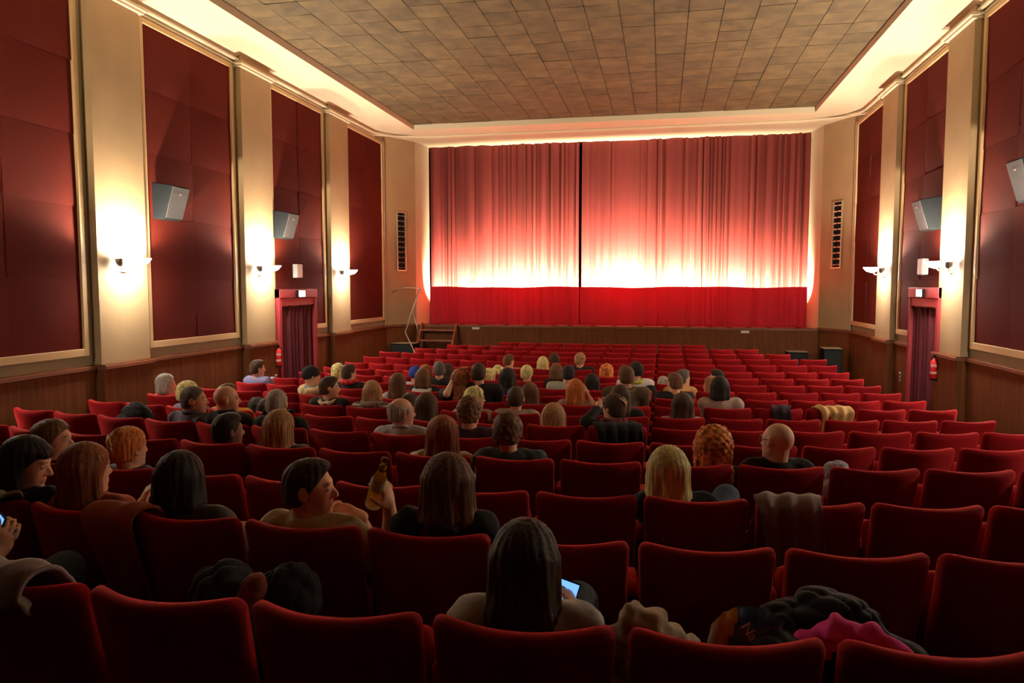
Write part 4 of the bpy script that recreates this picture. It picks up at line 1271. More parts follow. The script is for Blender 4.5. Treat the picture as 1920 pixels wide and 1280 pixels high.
        if hair == 'beanie':
            newobj('beanie', fast_mesh('beanie', V, Q), CL[hc], body)
        else:
            newobj('hair', fast_mesh('hair', V, Q), hair_mat(hc, 'curly' in hair), body)
    if 'clip' in extras:
        e = MB().tube([hp(-0.03, -0.10, 0.085), hp(-0.01, -0.125, 0.06), hp(0.015, -0.128, 0.03), hp(0.02, -0.115, 0.0)], 0.009, 6).tube([hp(-0.005, -0.118, 0.09), hp(0.015, -0.13, 0.06), hp(0.03, -0.125, 0.035)], 0.008, 6)
        e.build('hair_clip', mat('hair clip', (0.75, 0.55, 0.30), 0.3), body, True)
    if 'band' in extras:
        pts = [hp(0.098 * math.cos(a), 0.02, 0.022 + 0.108 * math.sin(a)) for a in np.linspace(0.15, math.pi - 0.15, 14)]
        MB().tube(pts, 0.006, 6).build('head_band', mat('shiny band', (0.6, 0.55, 0.45), 0.2, metal=0.5), body, True)
    if 'glasses' in extras:
        g = MB()
        for sx in (-1, 1):
            g.tube([hp(sx * 0.034 + 0.024 * math.cos(a), 0.103, 0.0 + 0.019 * math.sin(a)) for a in np.linspace(0, 2 * math.pi, 13)], 0.0022, 5)
            g.tube([hp(sx * 0.058, 0.100, 0.004), hp(sx * 0.082, 0.06, 0.008), hp(sx * 0.086, -0.01, 0.012)], 0.0022, 5)
        g.tube([hp(-0.010, 0.106, 0.003), hp(0.010, 0.106, 0.003)], 0.0022, 5)
        g.build('glasses', M_GLASSES, body)
    PEOPLE.append((body, dict(P0=P0, Rz=Rz, arms=default, hp=hp, H=H, lx=lx)))
    return body, PEOPLE[-1][1]

def phone(name_label, loc_world, rot, w=0.072, hgt=0.148):
    e = empty('smartphone', loc_world)
    e.rotation_euler = rot
    tag(e, name_label, 'phone', 'lit phones')
    v, f = rbox_data(w, 0.009, hgt, 0.004, (3, 1, 3))
    newobj('case', pydata('case', v, f), M_BLACK, e)
    box('screen', (-w / 2 + 0.004, -0.0065, -hgt / 2 + 0.006), (w / 2 - 0.004, -0.0045, hgt / 2 - 0.006), M_SCREEN, e)
    return e
def loc_px(ctx, px, py, fwd):
    P0, Rz = ctx['P0'], ctx['Rz']
    Fw = Rz @ Vector((0, 1, 0))
    return Rz.inverted() @ (hit(px, py, P0 + Fw * fwd, Fw) - P0)
def arm_px(e, w, hd, pn, curl):
    """elbow (px,py,fwd), wrist (px,py,fwd), hand direction and palm normal in seat axes"""
    return lambda c: (loc_px(c, *e), loc_px(c, *w), Vector(hd), Vector(pn), curl)

# ---- row of the camera side first
pw1 = person(1, -1, 985, 975, 'long', 'dark', 'lightgrey', 8, 'woman with long dark hair in a grey sweater holding a lit phone', hlen=0.36, hw=1.0, trousers='jeans', topname='sweater',
             knees={1: (1082, 1098, 0.62)},
             arms={1: arm_px((1110, 1215, 0.22), (1084, 1172, 0.34), (-0.35, 0.35, 0.85), (-0.6, 0.2, -0.3), 0.8)})
person(1, -5, -262, 960, 'long', 'brown', 'navy', 10, 'person in jeans reaching a hand with a phone past the mauve jacket', trousers='jeans', knees={1: (120, 1040, 0.60)},
       arms={1: arm_px((-60, 1130, 0.30), (-12, 1050, 0.42), (0.25, 0.35, 0.9), (-0.6, 0.5, 0.0), 0.5)})
# ---- second row
person(2, -6, 45, 818, 'bob', 'black', 'navy', 62, 'woman with black fringe bob and dark jacket looking down sideways', pitch=14, hlen=0.15, extras=('fringe', 'collar'), topname='jacket', hip_dx=0.0)
person(2, -5, 158, 830, 'long', 'auburn', 'rust', 14, 'woman with long straight auburn hair beside the rust coat', hlen=0.30, hw=1.1, topname='cardigan',
       arms={1: arm_px((235, 985, 0.24), (262, 955, 0.36), (0.25, 0.3, 0.9), (0.5, 0.6, 0), 0.7)})
person(2, -4, 335, 846, 'bob', 'black', 'darkgrey', -14, 'person with chin-length black hair and a dark grey shirt', hlen=0.155, hw=1.05, topname='shirt')
pm = person(2, -3, 578, 860, 'short', 'dark', 'beige', 74, 'man in a beige t-shirt raising an amber bottle', extras=('short',), topname='t_shirt', skin=(0.74, 0.37, 0.24), shw=1.05,
            arms={1: arm_px((727, 1040, 0.20), (731, 958, 0.25), (-0.16, 0.05, 1.0), (-0.9, 0.25, -0.1), 0.85),
                  0: arm_px((700, 1020, 0.48), (672, 966, 0.40), (-0.9, -0.15, 0.35), (-0.1, -0.9, -0.2), 0.8)})
person(2, -2, 838, 850, 'long', 'brown', 'black', -16, 'woman with long brown hair, glasses and black jacket beside the bottle', hlen=0.36, hw=1.08, extras=('glasses', 'collar'), topname='jacket')
# ---- third row
person(3, -7, 97, 786, 'bun', 'brown', 'black', 66, 'woman with pinned-up brown hair and black top seen in profile', topname='top')
person(3, -6, 239, 800, 'updo', 'ginger', 'purple', 12, 'woman with clipped-up ginger hair and violet top', extras=('clip',), topname='top')
person(3, 0, 1254, 836, 'long', 'blonde', 'navy', 6, 'woman with long straight blonde hair and navy top', hlen=0.29, hw=1.05, trousers='jeans', topname='top', knees={1: (1362, 912, 0.60)})
# ---- fourth row
person(4, -6, 426, 774, 'short', 'black', 'slate', 30, 'man with black hair and blue-grey sweater next to the light-brown-haired woman', topname='sweater', skin=(0.26, 0.13, 0.08))
person(4, -5, 523, 768, 'long', 'light', 'darkgrey', 0, 'woman with long smooth light brown hair, before the grey-cropped man', hlen=0.26, hw=1.06)
person(4, -3, 830, 779, 'long', 'auburn', 'cream', 2, 'woman with long auburn hair and cream top', hlen=0.28, hw=1.08)
person(4, -2, 952, 773, 'curlyshort', 'brown', 'teal', 3, 'man with short wavy brown hair and dark teal shirt', topname='shirt', shw=1.08)
person(4, 0, 1340, 801, 'longcurly', 'ginger', 'black', 28, 'woman with big curly ginger hair beside the shaven-headed man', hlen=0.24, hw=1.08)
person(4, 1, 1459, 793, 'bald', 'grey', 'black', -36, 'shaven-headed man with glasses in a black t-shirt', extras=('glasses', 'short'), topname='t_shirt', skin=(0.68, 0.42, 0.29), roll=6)
# ---- fifth row
person(5, -8, 362, 722, 'crop', 'darkgrey', 'greyblue', 55, 'man with dark grey undercut and grey-blue sweater', extras=('turtle',), topname='sweater')
person(5, -7, 423, 723, 'bald', 'grey', 'black', 48, 'bald man with shiny crown and black turtleneck', extras=('turtle',), topname='sweater', skin=(0.68, 0.36, 0.24))
person(5, -6, 518, 728, 'crop', 'grey', 'black', -10, 'man with grey crew cut and black jacket', extras=('collar',), topname='jacket', shw=1.1)
person(5, -4, 752, 743, 'balding', 'grey', 'paleblue', 46, 'balding grey-haired man in a pale blue shirt', extras=('shirtcollar',), topname='shirt', skin=(0.70, 0.40, 0.28), shw=1.08)
person(5, -3, 880, 743, 'curlyshort', 'brown', 'plum', 6, 'woman with short brown hair and wide-necked plum top', topname='top')
# ---- sixth row
person(6, -4, 800, 736, 'long', 'dark', 'black', 4, 'woman with long dark hair behind the balding man', hlen=0.26, hw=1.05)
person(6, -2, 1038, 755, 'long', 'light', 'taupe', 0, 'woman low in her seat with long honey-brown hair', hlen=0.2, hw=1.06)
person(6, -1, 1150, 738, 'bun', 'dark', 'black', -52, 'woman with hair clip and burgundy scarf looking sideways', extras=('clip', 'scarf'), topname='jacket', pitch=8,
       arms={0: arm_px((1098, 790, 0.25), (1122, 764, 0.40), (0.2, 0.7, 0.4), (0, 0, -1), 0.3)})
person(6, -9, 352, 714, 'curlyshort', 'blonde', 'lilac', 18, 'person with curly blond hair mostly hidden by the undercut man', topname='top')
person(6, -8, 424, 719, 'short', 'brown', 'mustard', 10, 'person in a mustard top hidden by the bald man', topname='top', shw=1.15)
# ---- seventh row
person(7, -11, 310, 700, 'bob', 'grey', 'red', 32, 'woman with grey bob and red top by the wainscot', hlen=0.12, topname='top')
person(7, -7, 617, 705, 'short', 'dark', 'black', 52, 'person in black jacket with cream fleece collar', extras=('collar', 'c:cream'), topname='jacket', shw=1.1)
person(7, -6, 697, 713, 'bob', 'light', 'striped', -26, 'woman in a striped sweater with short brown bob', hlen=0.13, extras=('glasses', 'scarf', 'c:taupe'), topname='sweater', shw=1.1)
person(7, -5, 767, 737, 'short', 'dark', 'black', 20, 'person slumped low with dark hair behind the balding man')
person(7, -4, 890, 724, 'bob', 'blonde', 'taupe', 52, 'blonde woman with a shiny hair band in profile', extras=('band',), hlen=0.09, roll=8)
person(7, -3, 967, 724, 'short', 'dark', 'taupe', 0, 'man with short dark hair and light brown t-shirt', topname='t_shirt', extras=('short',), shw=1.1)
person(7, -1, 1163, 721, 'long', 'dark', 'black', 0, 'woman with dark hair behind the hair clip', hlen=0.24)
person(7, 0, 1280, 736, 'long', 'dark', 'rose', -6, 'woman with very long dark hair and pale rose top', hlen=0.27, hw=1.08)
# ---- eighth row
person(8, -8, 583, 686, 'beanie', 'black', 'skyblue', 40, 'person in black beanie with blue scarf and cream fur hood', extras=('fur',), topname='jacket')
person(8, -6, 746, 699, 'long', 'brown', 'lightgrey', 2, 'woman with long brown hair and light grey top', hlen=0.26)
person(8, -5, 864, 692, 'longcurly', 'auburn', 'black', 20, 'woman with reddish hair lifting her bare arm', hlen=0.2, roll=12, extras=('short',),
       arms={0: arm_px((838, 738, 0.05), (856, 700, 0.16), (0.6, 0.1, 0.4), (0.3, 0.9, 0), 0.4)}, skin=(0.72, 0.43, 0.29))
person(8, -4, 897, 680, 'short', 'dark', 'black', -8, 'tall man with dark hair in a black shirt', shw=1.15, topname='shirt')
person(8, -3, 994, 717, 'long', 'brown', 'black', 0, 'woman with straight dark brown hair next to the short-haired man', hlen=0.26)
person(8, -2, 1079, 710, 'long', 'ginger', 'taupe', 2, 'woman with copper-blond hair and grey top raising a bare arm', hlen=0.22, topname='top', extras=('short',),
       arms={1: arm_px((1112, 760, 0.12), (1102, 740, 0.2), (-0.5, 0.3, 0.7), (-0.6, 0.2, 0), 0.4)})
person(8, -1, 1174, 685, 'short', 'brown', 'olive', -18, 'man in an olive jacket half risen from his seat', shw=1.25, topname='jacket', extras=('collar',))
person(8, 1, 1349, 705, 'bob', 'black', 'taupe', -14, 'woman with dark bob and pale taupe sweater', hlen=0.16, topname='sweater', shw=1.12)
# ---- ninth row
person(9, -11, 482, 674, 'short', 'dark', 'lilac', 24, 'man in a lilac-blue t-shirt with a lit phone beside the extinguisher', extras=('short',), topname='t_shirt', shw=1.05,
       arms={1: arm_px((508, 722, 0.20), (506, 716, 0.34), (0.1, 0.6, 0.6), (-0.5, 0.6, 0), 0.5)})
person(9, -8, 654, 682, 'short', 'dark', 'black', 24, 'person with dark hair, black jacket and red scarf', extras=('scarf', 'c:red'), topname='jacket')
person(9, -6, 793, 690, 'bob', 'brown', 'black', 0, 'woman with brown bob and pale grey hood', hlen=0.15, extras=('hood',), topname='jacket')
person(9, -4, 952, 689, 'bob', 'black', 'navy', 10, 'person with thick black hair and navy sweater', hlen=0.14, hw=1.1, topname='sweater', shw=1.15)
person(9, 0, 1265, 698, 'short', 'brown', 'black', -32, 'man with glasses and brown hair in a black sweater', extras=('glasses',), topname='sweater', shw=1.1)
# ---- tenth row
person(10, -9, 634, 681, 'curlyshort', 'blonde', 'tan', 10, 'person with short curly blond hair before the red scarf')
person(10, -7, 779, 686, 'beanie', 'blue', 'paleblue', 0, 'person in a royal blue beanie', topname='jacket')
person(10, -6, 823, 677, 'short', 'darkgrey', 'black', -24, 'man with greying hair in a black t-shirt', topname='t_shirt', extras=('short',), shw=1.05)
person(10, -3, 1066, 684, 'short', 'black', 'sage', 0, 'person with black hair in a pale sage sweater', topname='sweater', shw=1.2, hip_dx=0.0)
person(10, -2, 1110, 700, 'long', 'black', 'black', -10, 'woman with long black hair before the copper-blond woman', hlen=0.22)
person(10, -1, 1193, 677, 'short', 'black', 'white', -30, 'man in a white and lime jacket with a lettered black sleeve', extras=('collar', 'c:lime'), topname='jacket', shw=1.15)
person(10, 0, 1281, 692, 'short', 'darkgrey', 'tan', 55, 'man with dark grey hair in profile behind the glasses wearer')
person(10, 1, 1334, 705, 'bob', 'light', 'tan', -68, 'person with light brown hair in profile facing the dark-haired man', hlen=0.12)
# ---- eleventh row
person(11, -7, 798, 683, 'bob', 'auburn', 'black', 0, 'woman with reddish brown hair beyond the blue beanie', hlen=0.13)
person(11, -6, 840, 681, 'long', 'dark', 'plum', 12, 'woman with dark red-brown hair beyond the greying man', hlen=0.18)
person(11, -5, 918, 690, 'curlyshort', 'blonde', 'black', 30, 'woman with short blond hair and bare neck', topname='top')
person(11, -4, 988, 684, 'updo', 'blonde', 'black', 6, 'woman with blonde bun and bare neck', topname='top')
person(11, -3, 1043, 681, 'bob', 'brown', 'black', -12, 'woman with brown hair and black printed jacket', hlen=0.14, topname='jacket')
person(11, 1, 1344, 692, 'short', 'black', 'slate', -60, 'dark-haired man in blue-grey shirt talking sideways', topname='shirt')
person(11, 0, 1244, 705, 'short', 'grey', 'darkgrey', -10, 'person with grey hair low in the seat beside the lettered sleeve')
# ---- twelfth to fourteenth row
person(12, -5, 934, 684, 'curlyshort', 'blonde', 'black', 0, 'person with pale blond hair beyond the bare-necked woman')
person(12, -2, 1138, 683, 'longcurly', 'ginger', 'black', 20, 'woman with fluffy ginger hair beside the olive jacket', hlen=0.14)
person(13, -5, 954, 664, 'short', 'brown', 'taupe', 34, 'man with short brown hair and grey shirt turned sideways', topname='shirt')
person(13, -4, 1018, 668, 'halfup', 'blonde', 'tan', -4, 'woman with half tied blonde hair', hlen=0.2)
person(13, -3, 1088, 661, 'curlyshort', 'light', 'black', 14, 'person with curly fair hair and black coat', topname='coat', shw=1.15)
person(14, -4, 1039, 661, 'bob', 'dark', 'black', 0, 'person with dark hair beyond the half tied blonde', hlen=0.12)

# ------------------------------------------------------------------ held things
M_GLASSB = mat('bottle glass', (0.9, 0.85, 0.7), 0.05, trans=1.0, spec=0.5)
nt = M_GLASSB.node_tree
tr_ = nt.nodes.new('ShaderNodeBsdfTransparent'); tr_.inputs[0].default_value = (0.95, 0.88, 0.65, 1)
gl_ = nt.nodes.new('ShaderNodeBsdfGlossy'); gl_.inputs['Roughness'].default_value = 0.06
mx_ = nt.nodes.new('ShaderNodeMixShader'); lw_ = nt.nodes.new('ShaderNodeFresnel'); lw_.inputs[0].default_value = 1.5
nt.links.new(lw_.outputs[0], mx_.inputs[0]); nt.links.new(tr_.outputs[0], mx_.inputs[1]); nt.links.new(gl_.outputs[0], mx_.inputs[2])
nt.links.new(mx_.outputs[0], nt.nodes['Material Output'].inputs['Surface'])
M_BEER = mat('amber drink', (0.9, 0.42, 0.03), 0.3)
nt = M_BEER.node_tree
df_ = nt.nodes.new('ShaderNodeBsdfDiffuse'); df_.inputs[0].default_value = (0.95, 0.55, 0.06, 1)
tl_ = nt.nodes.new('ShaderNodeBsdfTranslucent'); tl_.inputs[0].default_value = (1.0, 0.75, 0.15, 1)
mx_ = nt.nodes.new('ShaderNodeMixShader'); mx_.inputs[0].default_value = 0.7
nt.links.new(df_.outputs[0], mx_.inputs[1]); nt.links.new(tl_.outputs[0], mx_.inputs[2]); nt.links.new(mx_.outputs[0], nt.nodes['Material Output'].inputs['Surface'])
M_FOIL = mat('gold neck label', (0.65, 0.42, 0.03), 0.35)
M_PALELABEL = mat('pale bottle label', (0.62, 0.58, 0.34), 0.5)
body, c = pm
base = c['P0'] + c['Rz'] @ loc_px(c, 699, 946, 0.275)
tip = c['P0'] + c['Rz'] @ loc_px(c, 722, 861, 0.185)
ax_ = (tip - base); LB = ax_.length
e = empty('glass_bottle', base)
e.rotation_mode = 'QUATERNION'; e.rotation_quaternion = ax_.to_track_quat('Z', 'Y')
tag(e, 'amber drink bottle held up in the raised hand', 'bottle')
kk = LB / 0.23
sh = [(0.0, 0.0), (0.030, 0.002), (0.0315, 0.01), (0.0315, 0.115), (0.028, 0.14), (0.016, 0.17), (0.0135, 0.20), (0.0135, 0.216), (0.015, 0.218), (0.015, 0.23), (0.010, 0.23)]
MB().lathe([(r * kk, z * kk) for r, z in sh], seg=24).build('glass', M_GLASSB, e, True)
MB().lathe([(0.0, 0.012 * kk)] + [(max(0, r - 0.0025) * kk, z * kk) for r, z in sh[2:6]] + [(0.0, 0.171 * kk)], seg=20).build('drink', M_BEER, e, True)
MB().lathe([(0.0147 * kk, 0.178 * kk), (0.0140 * kk, 0.205 * kk)], seg=20).build('neck_label', M_FOIL, e, True)
MB().lathe([(0.0320 * kk, 0.09 * kk), (0.0320 * kk, 0.118 * kk), (0.0275 * kk, 0.143 * kk)], seg=20).build('shoulder_label', M_PALELABEL, e, True)
MB().lathe([(0.0302 * kk, 0.001), (0.0322 * kk, 0.012 * kk), (0.0322 * kk, 0.02 * kk)], seg=20).build('base_ring', mat('bottle base', (0.75, 0.68, 0.42), 0.2), e, True)

body, c = pw1
p = c['P0'] + c['Rz'] @ loc_px(c, 1056, 1132, 0.38)
phone('smartphone with blue-lit screen held by the grey sweater woman', p, (R(-25), R(12), R(-10)))
fr = seat_frame(1, -4.5)
cc = dict(P0=fr[0], Rz=Matrix.Rotation(fr[1], 4, 'Z'))
p = cc['P0'] + cc['Rz'] @ loc_px(cc, -8, 1000, 0.46)
phone('smartphone with blue-lit screen over the mauve jacket', p, (R(-20), R(10), R(-30)))
fr = seat_frame(9, -10.5); cc = dict(P0=fr[0], Rz=Matrix.Rotation(fr[1], 4, 'Z'))
p = cc['P0'] + cc['Rz'] @ loc_px(cc, 507, 713, 0.40)
phone('smartphone with white-lit screen held by the lilac t-shirt man', p, (R(-55), 0, R(-15)))
fr = seat_frame(3, 0.5); cc = dict(P0=fr[0], Rz=Matrix.Rotation(fr[1], 4, 'Z'))
p = cc['P0'] + cc['Rz'] @ loc_px(cc, 1300, 937, 0.42)
phone('smartphone with lit screen in front of the straight-haired blonde woman', p, (R(-70), 0, R(-10)))

# ------------------------------------------------------------------ clothes left on seats
def drape(name, row, g, width, front, back, m, label, cat='jacket', seed=1, slant=0.0, amp=0.018, th=0.014, lift=0.0):
    P0, yaw = seat_frame(row, g)
    e_rg = np.random.default_rng(seed)
    prof = [(0.155 + 0.05, 0.86 - front), (0.125, 0.86 - front * 0.5), (0.090, 0.845), (0.055, 0.885 + lift), (0.010, 0.900 + lift), (-0.042, 0.880 + lift), (-0.068, 0.835), (-0.062 + 0.24 * back * 0.5, 0.86 - back * 0.5), (-0.058 + 0.24 * back, 0.86 - back)]
    pp = np.array(prof); tt = np.linspace(0, 1, len(pp)); ts = np.linspace(0, 1, 34)
    py = np.interp(ts, tt, pp[:, 0]); pz = np.interp(ts, tt, pp[:, 1])
    ker = np.array([1, 2, 1]) / 4
    for _ in range(2):
        py[1:-1] = np.convolve(py, ker, 'valid'); pz[1:-1] = np.convolve(pz, ker, 'valid')
    NX = 30
    v = []; f = []
    w = e_rg.uniform(20, 45, 3); ph = e_rg.uniform(0, 6, 3)
    for j in range(NX + 1):
        u = j / NX - 0.5
        for i, t in enumerate(ts):
            down = abs(t - 0.5) * 2
            wav = sum(math.sin(w[k] * u * width * 1.6 + ph[k] + t * (2 + k)) for k in range(3)) / 3
            out = (-1 if t > 0.5 else 0.4) * amp * (0.4 + down) * (0.7 + wav)
            edge = 0.03 * math.sin(6 * t + ph[0]) + slant * (t - 0.5)
            narrow = 1 - 0.18 * down * abs(math.sin(ph[1] + t))
            vary = 1.0 + 0.12 * math.sin(9 * u + ph[2])
            zz = pz[i] if t < 0.6 else 0.86 - (0.86 - pz[i]) * vary
            x = u * width * narrow + edge
            v.append((x, py[i] + out, zz + (0.012 * wav if 0.3 < t < 0.7 else 0)))
    n = len(ts)
    for j in range(NX):
        for i in range(n - 1):
            a = j * n + i
            f.append((a, a + n, a + n + 1, a + 1))
    o = newobj(name, pydata(name, v, f, True), m)
    o.location = P0; o.rotation_euler = (0, 0, yaw)
    md = o.modifiers.new('thickness', 'SOLIDIFY'); md.thickness = th; md.offset = 1.0
    tag(o, label, cat, 'clothes left on seats')
    return o
def heap(name, row, g, blobs, m, label, cat='jacket', seed=3, h=0.010, amp=0.010, scale=45):
    """soft pile resting on the seat cushion: blobs are (x, y, z, rx, ry, rz) in the seat's own axes"""
    P0, yaw = seat_frame(row, g)
    b = np.array(blobs)
    lo = (b[:, :3] - b[:, 3:]).min(0) - 0.06; hi = (b[:, :3] + b[:, 3:]).max(0) + 0.06
    F = Field(lo, hi, h); fn = crease(seed, scale * 0.55, amp * 2.2)
    for q in blobs: F.ell(q[:3], q[3:], 0.04, fn=fn)
    V, Q = F.mesh()
    o = newobj(name, fast_mesh(name, V, Q), m)
    o.location = P0; o.rotation_euler = (0, 0, yaw)
    if label: tag(o, label, cat, 'clothes left on seats')
    return o

drape('coat', 2, -4.02, 0.26, 0.25, 0.44, CL['rust'], 'rust red coat hung over a seat back beside the auburn-haired woman', 'coat', 4, 0.03)
drape('jacket', 2, -5.55, 0.40, 0.22, 0.16, cloth('stone', (0.16, 0.13, 0.10)), 'stone grey jacket over the seat top beside the black bob', 'jacket', 8)
drape('jacket', 1, -3.62, 0.46, 0.22, 0.05, CL['mauve'], 'crumpled mauve grey jacket over a seat top near the jeans knee', 'jacket', 12, amp=0.03, lift=0.02)
o = heap('coat', 1, -2.5, [(0.0, 0.40, 0.55, 0.20, 0.20, 0.12), (-0.06, 0.42, 0.68, 0.11, 0.12, 0.11), (0.15, 0.48, 0.66, 0.10, 0.10, 0.12)], CL['trousers'], 'black coat heaped on the seat beside the mauve jacket', 'coat', 5)
OCC.add((1, -3))
o = heap('scarf', 1, -2.5, [(0.055, 0.36, 0.665, 0.035, 0.05, 0.075), (0.085, 0.37, 0.745, 0.035, 0.04, 0.045)], cloth('brick', (0.15, 0.035, 0.022)), 'brick red knitted scarf poking out of the heaped black coat', 'scarf', 6, 0.009, 0.005)
P0, yaw = seat_frame(1, 0.0); cc = dict(P0=P0, Rz=Matrix.Rotation(yaw, 4, 'Z'))
cp = [loc_px(cc, *q) for q in ((1160, 1275, 0.16), (1166, 1200, 0.16), (1188, 1158, 0.17), (1222, 1168, 0.18), (1258, 1196, 0.20), (1300, 1225, 0.24))]
F = Field((min(p.x for p in cp) - 0.1, 0.05, min(p.z for p in cp) - 0.1), (max(p.x for p in cp) + 0.1, 0.40, max(p.z for p in cp) + 0.1), 0.007)
fn = noise3(15, 60, 0.006)
for a, b in zip(cp[:-1], cp[1:]): F.cone(a, b, 0.034, 0.034, 0.02, 1.5, fn=fn)
V, Q = F.mesh(); o = newobj('jacket', fast_mesh('jacket', V, Q), cloth('stone dark', (0.24, 0.19, 0.14))); o.location = P0; o.rotation_euler = (0, 0, yaw)
tag(o, 'grey brown jacket sleeve hooked over a seat corner beside the snack bag', 'jacket', 'clothes left on seats')
drape('jacket', 3, 1.30, 0.30, 0.25, 0.34, CL['mauve'], 'grey and black jacket hanging over a seat back behind the shaven-headed man', 'jacket', 21, 0.08, 0.028)
drape('scarf', 8, 2.55, 0.20, 0.2, 0.22, cloth('dark plum', (0.020, 0.010, 0.018)), 'dark plum scarf hung over a seat back beside the tan coat', 'scarf', 23)
drape('coat', 8, 3.52, 0.36, 0.25, 0.22, CL['tan'], 'tan coat spread over a seat back', 'coat', 31, 0.0, 0.022)
drape('jacket', 6, -0.45, 0.40, 0.1, 0.36, CL['black'], 'black jacket hung behind the woman with the hair clip', 'jacket', 33, 0.0, 0.02)
drape('jacket', 6, -6.45, 0.22, 0.2, 0.22, CL['black'], 'black jacket hung beside the grey crew cut man', 'jacket', 35)
drape('jacket', 7, -7.9, 0.24, 0.2, 0.14, CL['darkgrey'], 'dark grey jacket over a seat between the bald man and the crew cut', 'jacket', 37)
heap('coat', 5, -8.6, [(0.0, 0.27, 0.60, 0.19, 0.16, 0.16), (0.05, 0.22, 0.82, 0.15, 0.10, 0.12), (-0.08, 0.24, 0.76, 0.10, 0.10, 0.10)], cloth('midnight', (0.012, 0.012, 0.018)), 'midnight blue coat piled on a seat beside the undercut man', 'coat', 9); OCC.add((5, -9))
heap('bag', 4, 2.3, [(0.0, 0.36, 0.58, 0.15, 0.13, 0.15), (0.02, 0.40, 0.73, 0.08, 0.08, 0.08)], cloth('slate stripe', (0.16, 0.15, 0.18), var=0.6, vscale=30), 'grey knitted bag on the seat beside the shaven-headed man', 'bag', 10, 0.01, 0.008); OCC.add((4, 2))
# black and pink jacket on the camera-side row
e = heap('jacket', 1, 1.10, [(0.02, 0.34, 0.54, 0.24, 0.17, 0.14), (-0.10, 0.30, 0.70, 0.12, 0.11, 0.11), (0.03, 0.34, 0.75, 0.14, 0.12, 0.10), (-0.15, 0.16, 0.72, 0.09, 0.08, 0.09), (0.17, 0.24, 0.68, 0.10, 0.10, 0.09)], CL['black'], 'black jacket with bright pink lining bundled on the seats', 'jacket', 17, 0.010, 0.012)
F = Field((-0.25, 0.05, 0.5), (0.35, 0.55, 0.95), 0.007)
fn = noise3(77, 70, 0.006)
for a, b, r0, r1 in (((-0.07, 0.19, 0.755), (0.01, 0.205, 0.800), 0.040, 0.040), ((0.01, 0.205, 0.800), (0.09, 0.21, 0.790), 0.038, 0.030), ((0.09, 0.21, 0.790), (0.175, 0.18, 0.735), 0.032, 0.038), ((0.175, 0.18, 0.735), (0.235, 0.15, 0.66), 0.034, 0.028), ((-0.07, 0.19, 0.755), (-0.09, 0.17, 0.72), 0.035, 0.025)):
    F.cone(a, b, r0, r1, 0.02, fn=fn)
V, Q = F.mesh()
q = newobj('pink_lining', fast_mesh('pink_lining', V, Q), CL['pink'], e); q['label'] = 'bright pink lining'
OCC.add((1, 1)); OCC.add((1, 0))

# snack bag
P0, yaw = seat_frame(1, 0.5)
cc = dict(P0=P0, Rz=Matrix.Rotation(yaw, 4, 'Z'))
pc = loc_px(cc, 1398, 1185, 0.20)
e = empty('snack_bag', P0 + cc['Rz'] @ Vector((pc.x, pc.y, 0.44)), yaw)
tag(e, 'crumpled blue and orange snack bag standing on a seat', 'snack bag')
NU, NV = 22, 26
def pillow(u, v, sgn):
    w = 0.20 * (1 - 0.06 * math.cos(v * 6)); hh = pc.z + 0.075 - 0.44
    th = 0.045 * (max(0, 1 - abs(2 * u - 1) ** 2.5)) ** 0.6 * (max(0, 1 - abs(2 * v - 1) ** 4)) ** 0.6
    x = (u - 0.5) * w; z = v * hh
    wr = 0.004 * math.sin(u * 31 + v * 9) * math.sin(v * 17 + 2 * u) + 0.003 * math.sin(u * 60)
    return (x + 0.10 * (v - 0.8) - 0.05 * max(0, v - 0.7), sgn * (th + wr) + 0.02 * math.sin(u * 4 + 1), z - 0.06 * (0.6 - u) ** 2 * v * 3)
v_ = []; f_ = []
for sgn in (-1, 1):
    n0 = len(v_)
    for i in range(NU + 1):
        for j in range(NV + 1): v_.append(pillow(i / NU, j / NV, sgn))
    for i in range(NU):
        for j in range(NV):
            a = n0 + i * (NV + 1) + j; fc = (a, a + NV + 1, a + NV + 2, a + 1)
            f_.append(fc if sgn < 0 else fc[::-1])
M_BAGB = mat('bag blue foil', (0.03, 0.085, 0.30), 0.25, spec=0.8); M_BAGO = mat('bag orange', (0.65, 0.25, 0.02), 0.3); M_BAGC = mat('bag pale edge', (0.75, 0.65, 0.5), 0.3); M_BAGR = mat('bag red', (0.7, 0.06, 0.06), 0.3)
me = pydata('bag_body', v_, f_, True)
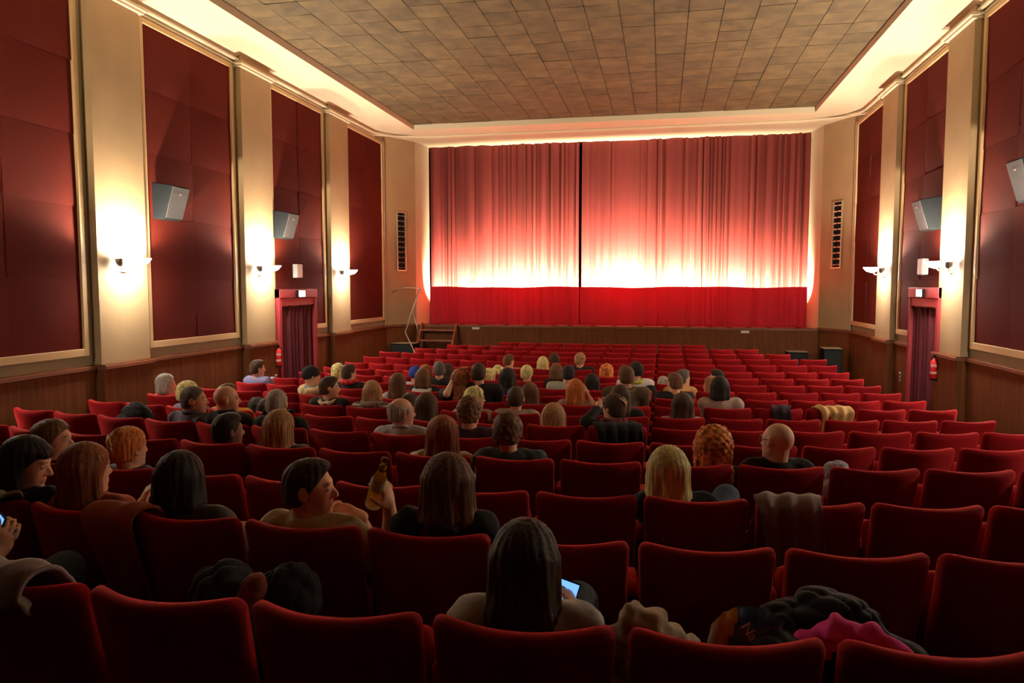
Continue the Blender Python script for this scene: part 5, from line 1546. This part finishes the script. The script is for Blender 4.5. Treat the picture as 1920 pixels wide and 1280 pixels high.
o = newobj('bag_body', me, [M_BAGB, M_BAGO, M_BAGC, M_BAGR], e)
for p in me.polygons:
    k = p.index % (NU * NV); i, j = k // NV, k % NV
    u, w_ = (i + .5) / NU, (j + .5) / NV
    if u < 0.10: p.material_index = 2
    elif u < 0.33 + 0.08 * math.sin(w_ * 7): p.material_index = 1
    elif (u - 0.80) ** 2 * 1.2 + (w_ - 0.80) ** 2 < 0.008: p.material_index = 3
cu = bpy.data.curves.new('lettering', 'FONT'); cu.body = 'Nan'; cu.size = 0.042; cu.extrude = 0.0006; cu.align_x = 'CENTER'
to = bpy.data.objects.new('lettering_tmp', cu); COL.objects.link(to)
bpy.context.view_layer.update()
tm = bpy.data.meshes.new_from_object(to.evaluated_get(bpy.context.evaluated_depsgraph_get()))
bpy.data.objects.remove(to)
t = newobj('lettering', tm, mat('bag letters', (0.8, 0.65, 0.4), 0.4), o)
pq = pillow(0.55, 0.84, -1)
t.location = (pq[0] - 0.01, pq[1] - 0.004, pq[2]); t.rotation_euler = (R(90), R(55), 0)

# lettered sleeve of the white and lime jacket: a black sleeve with pale letters
for body, c in PEOPLE:
    if 'lettered' in body['label']:
        el, wr = c['arms'][1][0], c['arms'][1][1]
        shd = Vector((c['lx'] * 0.72 + 0.19, 0.15, c['H'] - 0.32))
        F = Field((shd.x - 0.2, shd.y - 0.2, el.z - 0.15), (shd.x + 0.3, shd.y + 0.5, shd.z + 0.12), 0.014)
        F.cone(shd + Vector((0.0, 0, -0.05)), el, 0.085, 0.075, 0.01)
        V, Q = F.mesh(); sl = newobj('black_sleeve', fast_mesh('black_sleeve', V, Q), CL['black'], body)
        for k in range(3):
            pz = shd.lerp(el, 0.2 + 0.27 * k) + Vector((0, -0.088, -0.02))
            mz = MB().tube([pz + Vector(q) for q in ((-0.05, 0, -0.02), (-0.025, -0.003, 0.025), (0.0, -0.004, -0.015), (0.025, -0.003, 0.025), (0.05, 0, -0.02))], 0.010, 6)
            mz.build('sleeve_letter', CL['white'], sl)
build_seats(OCC)
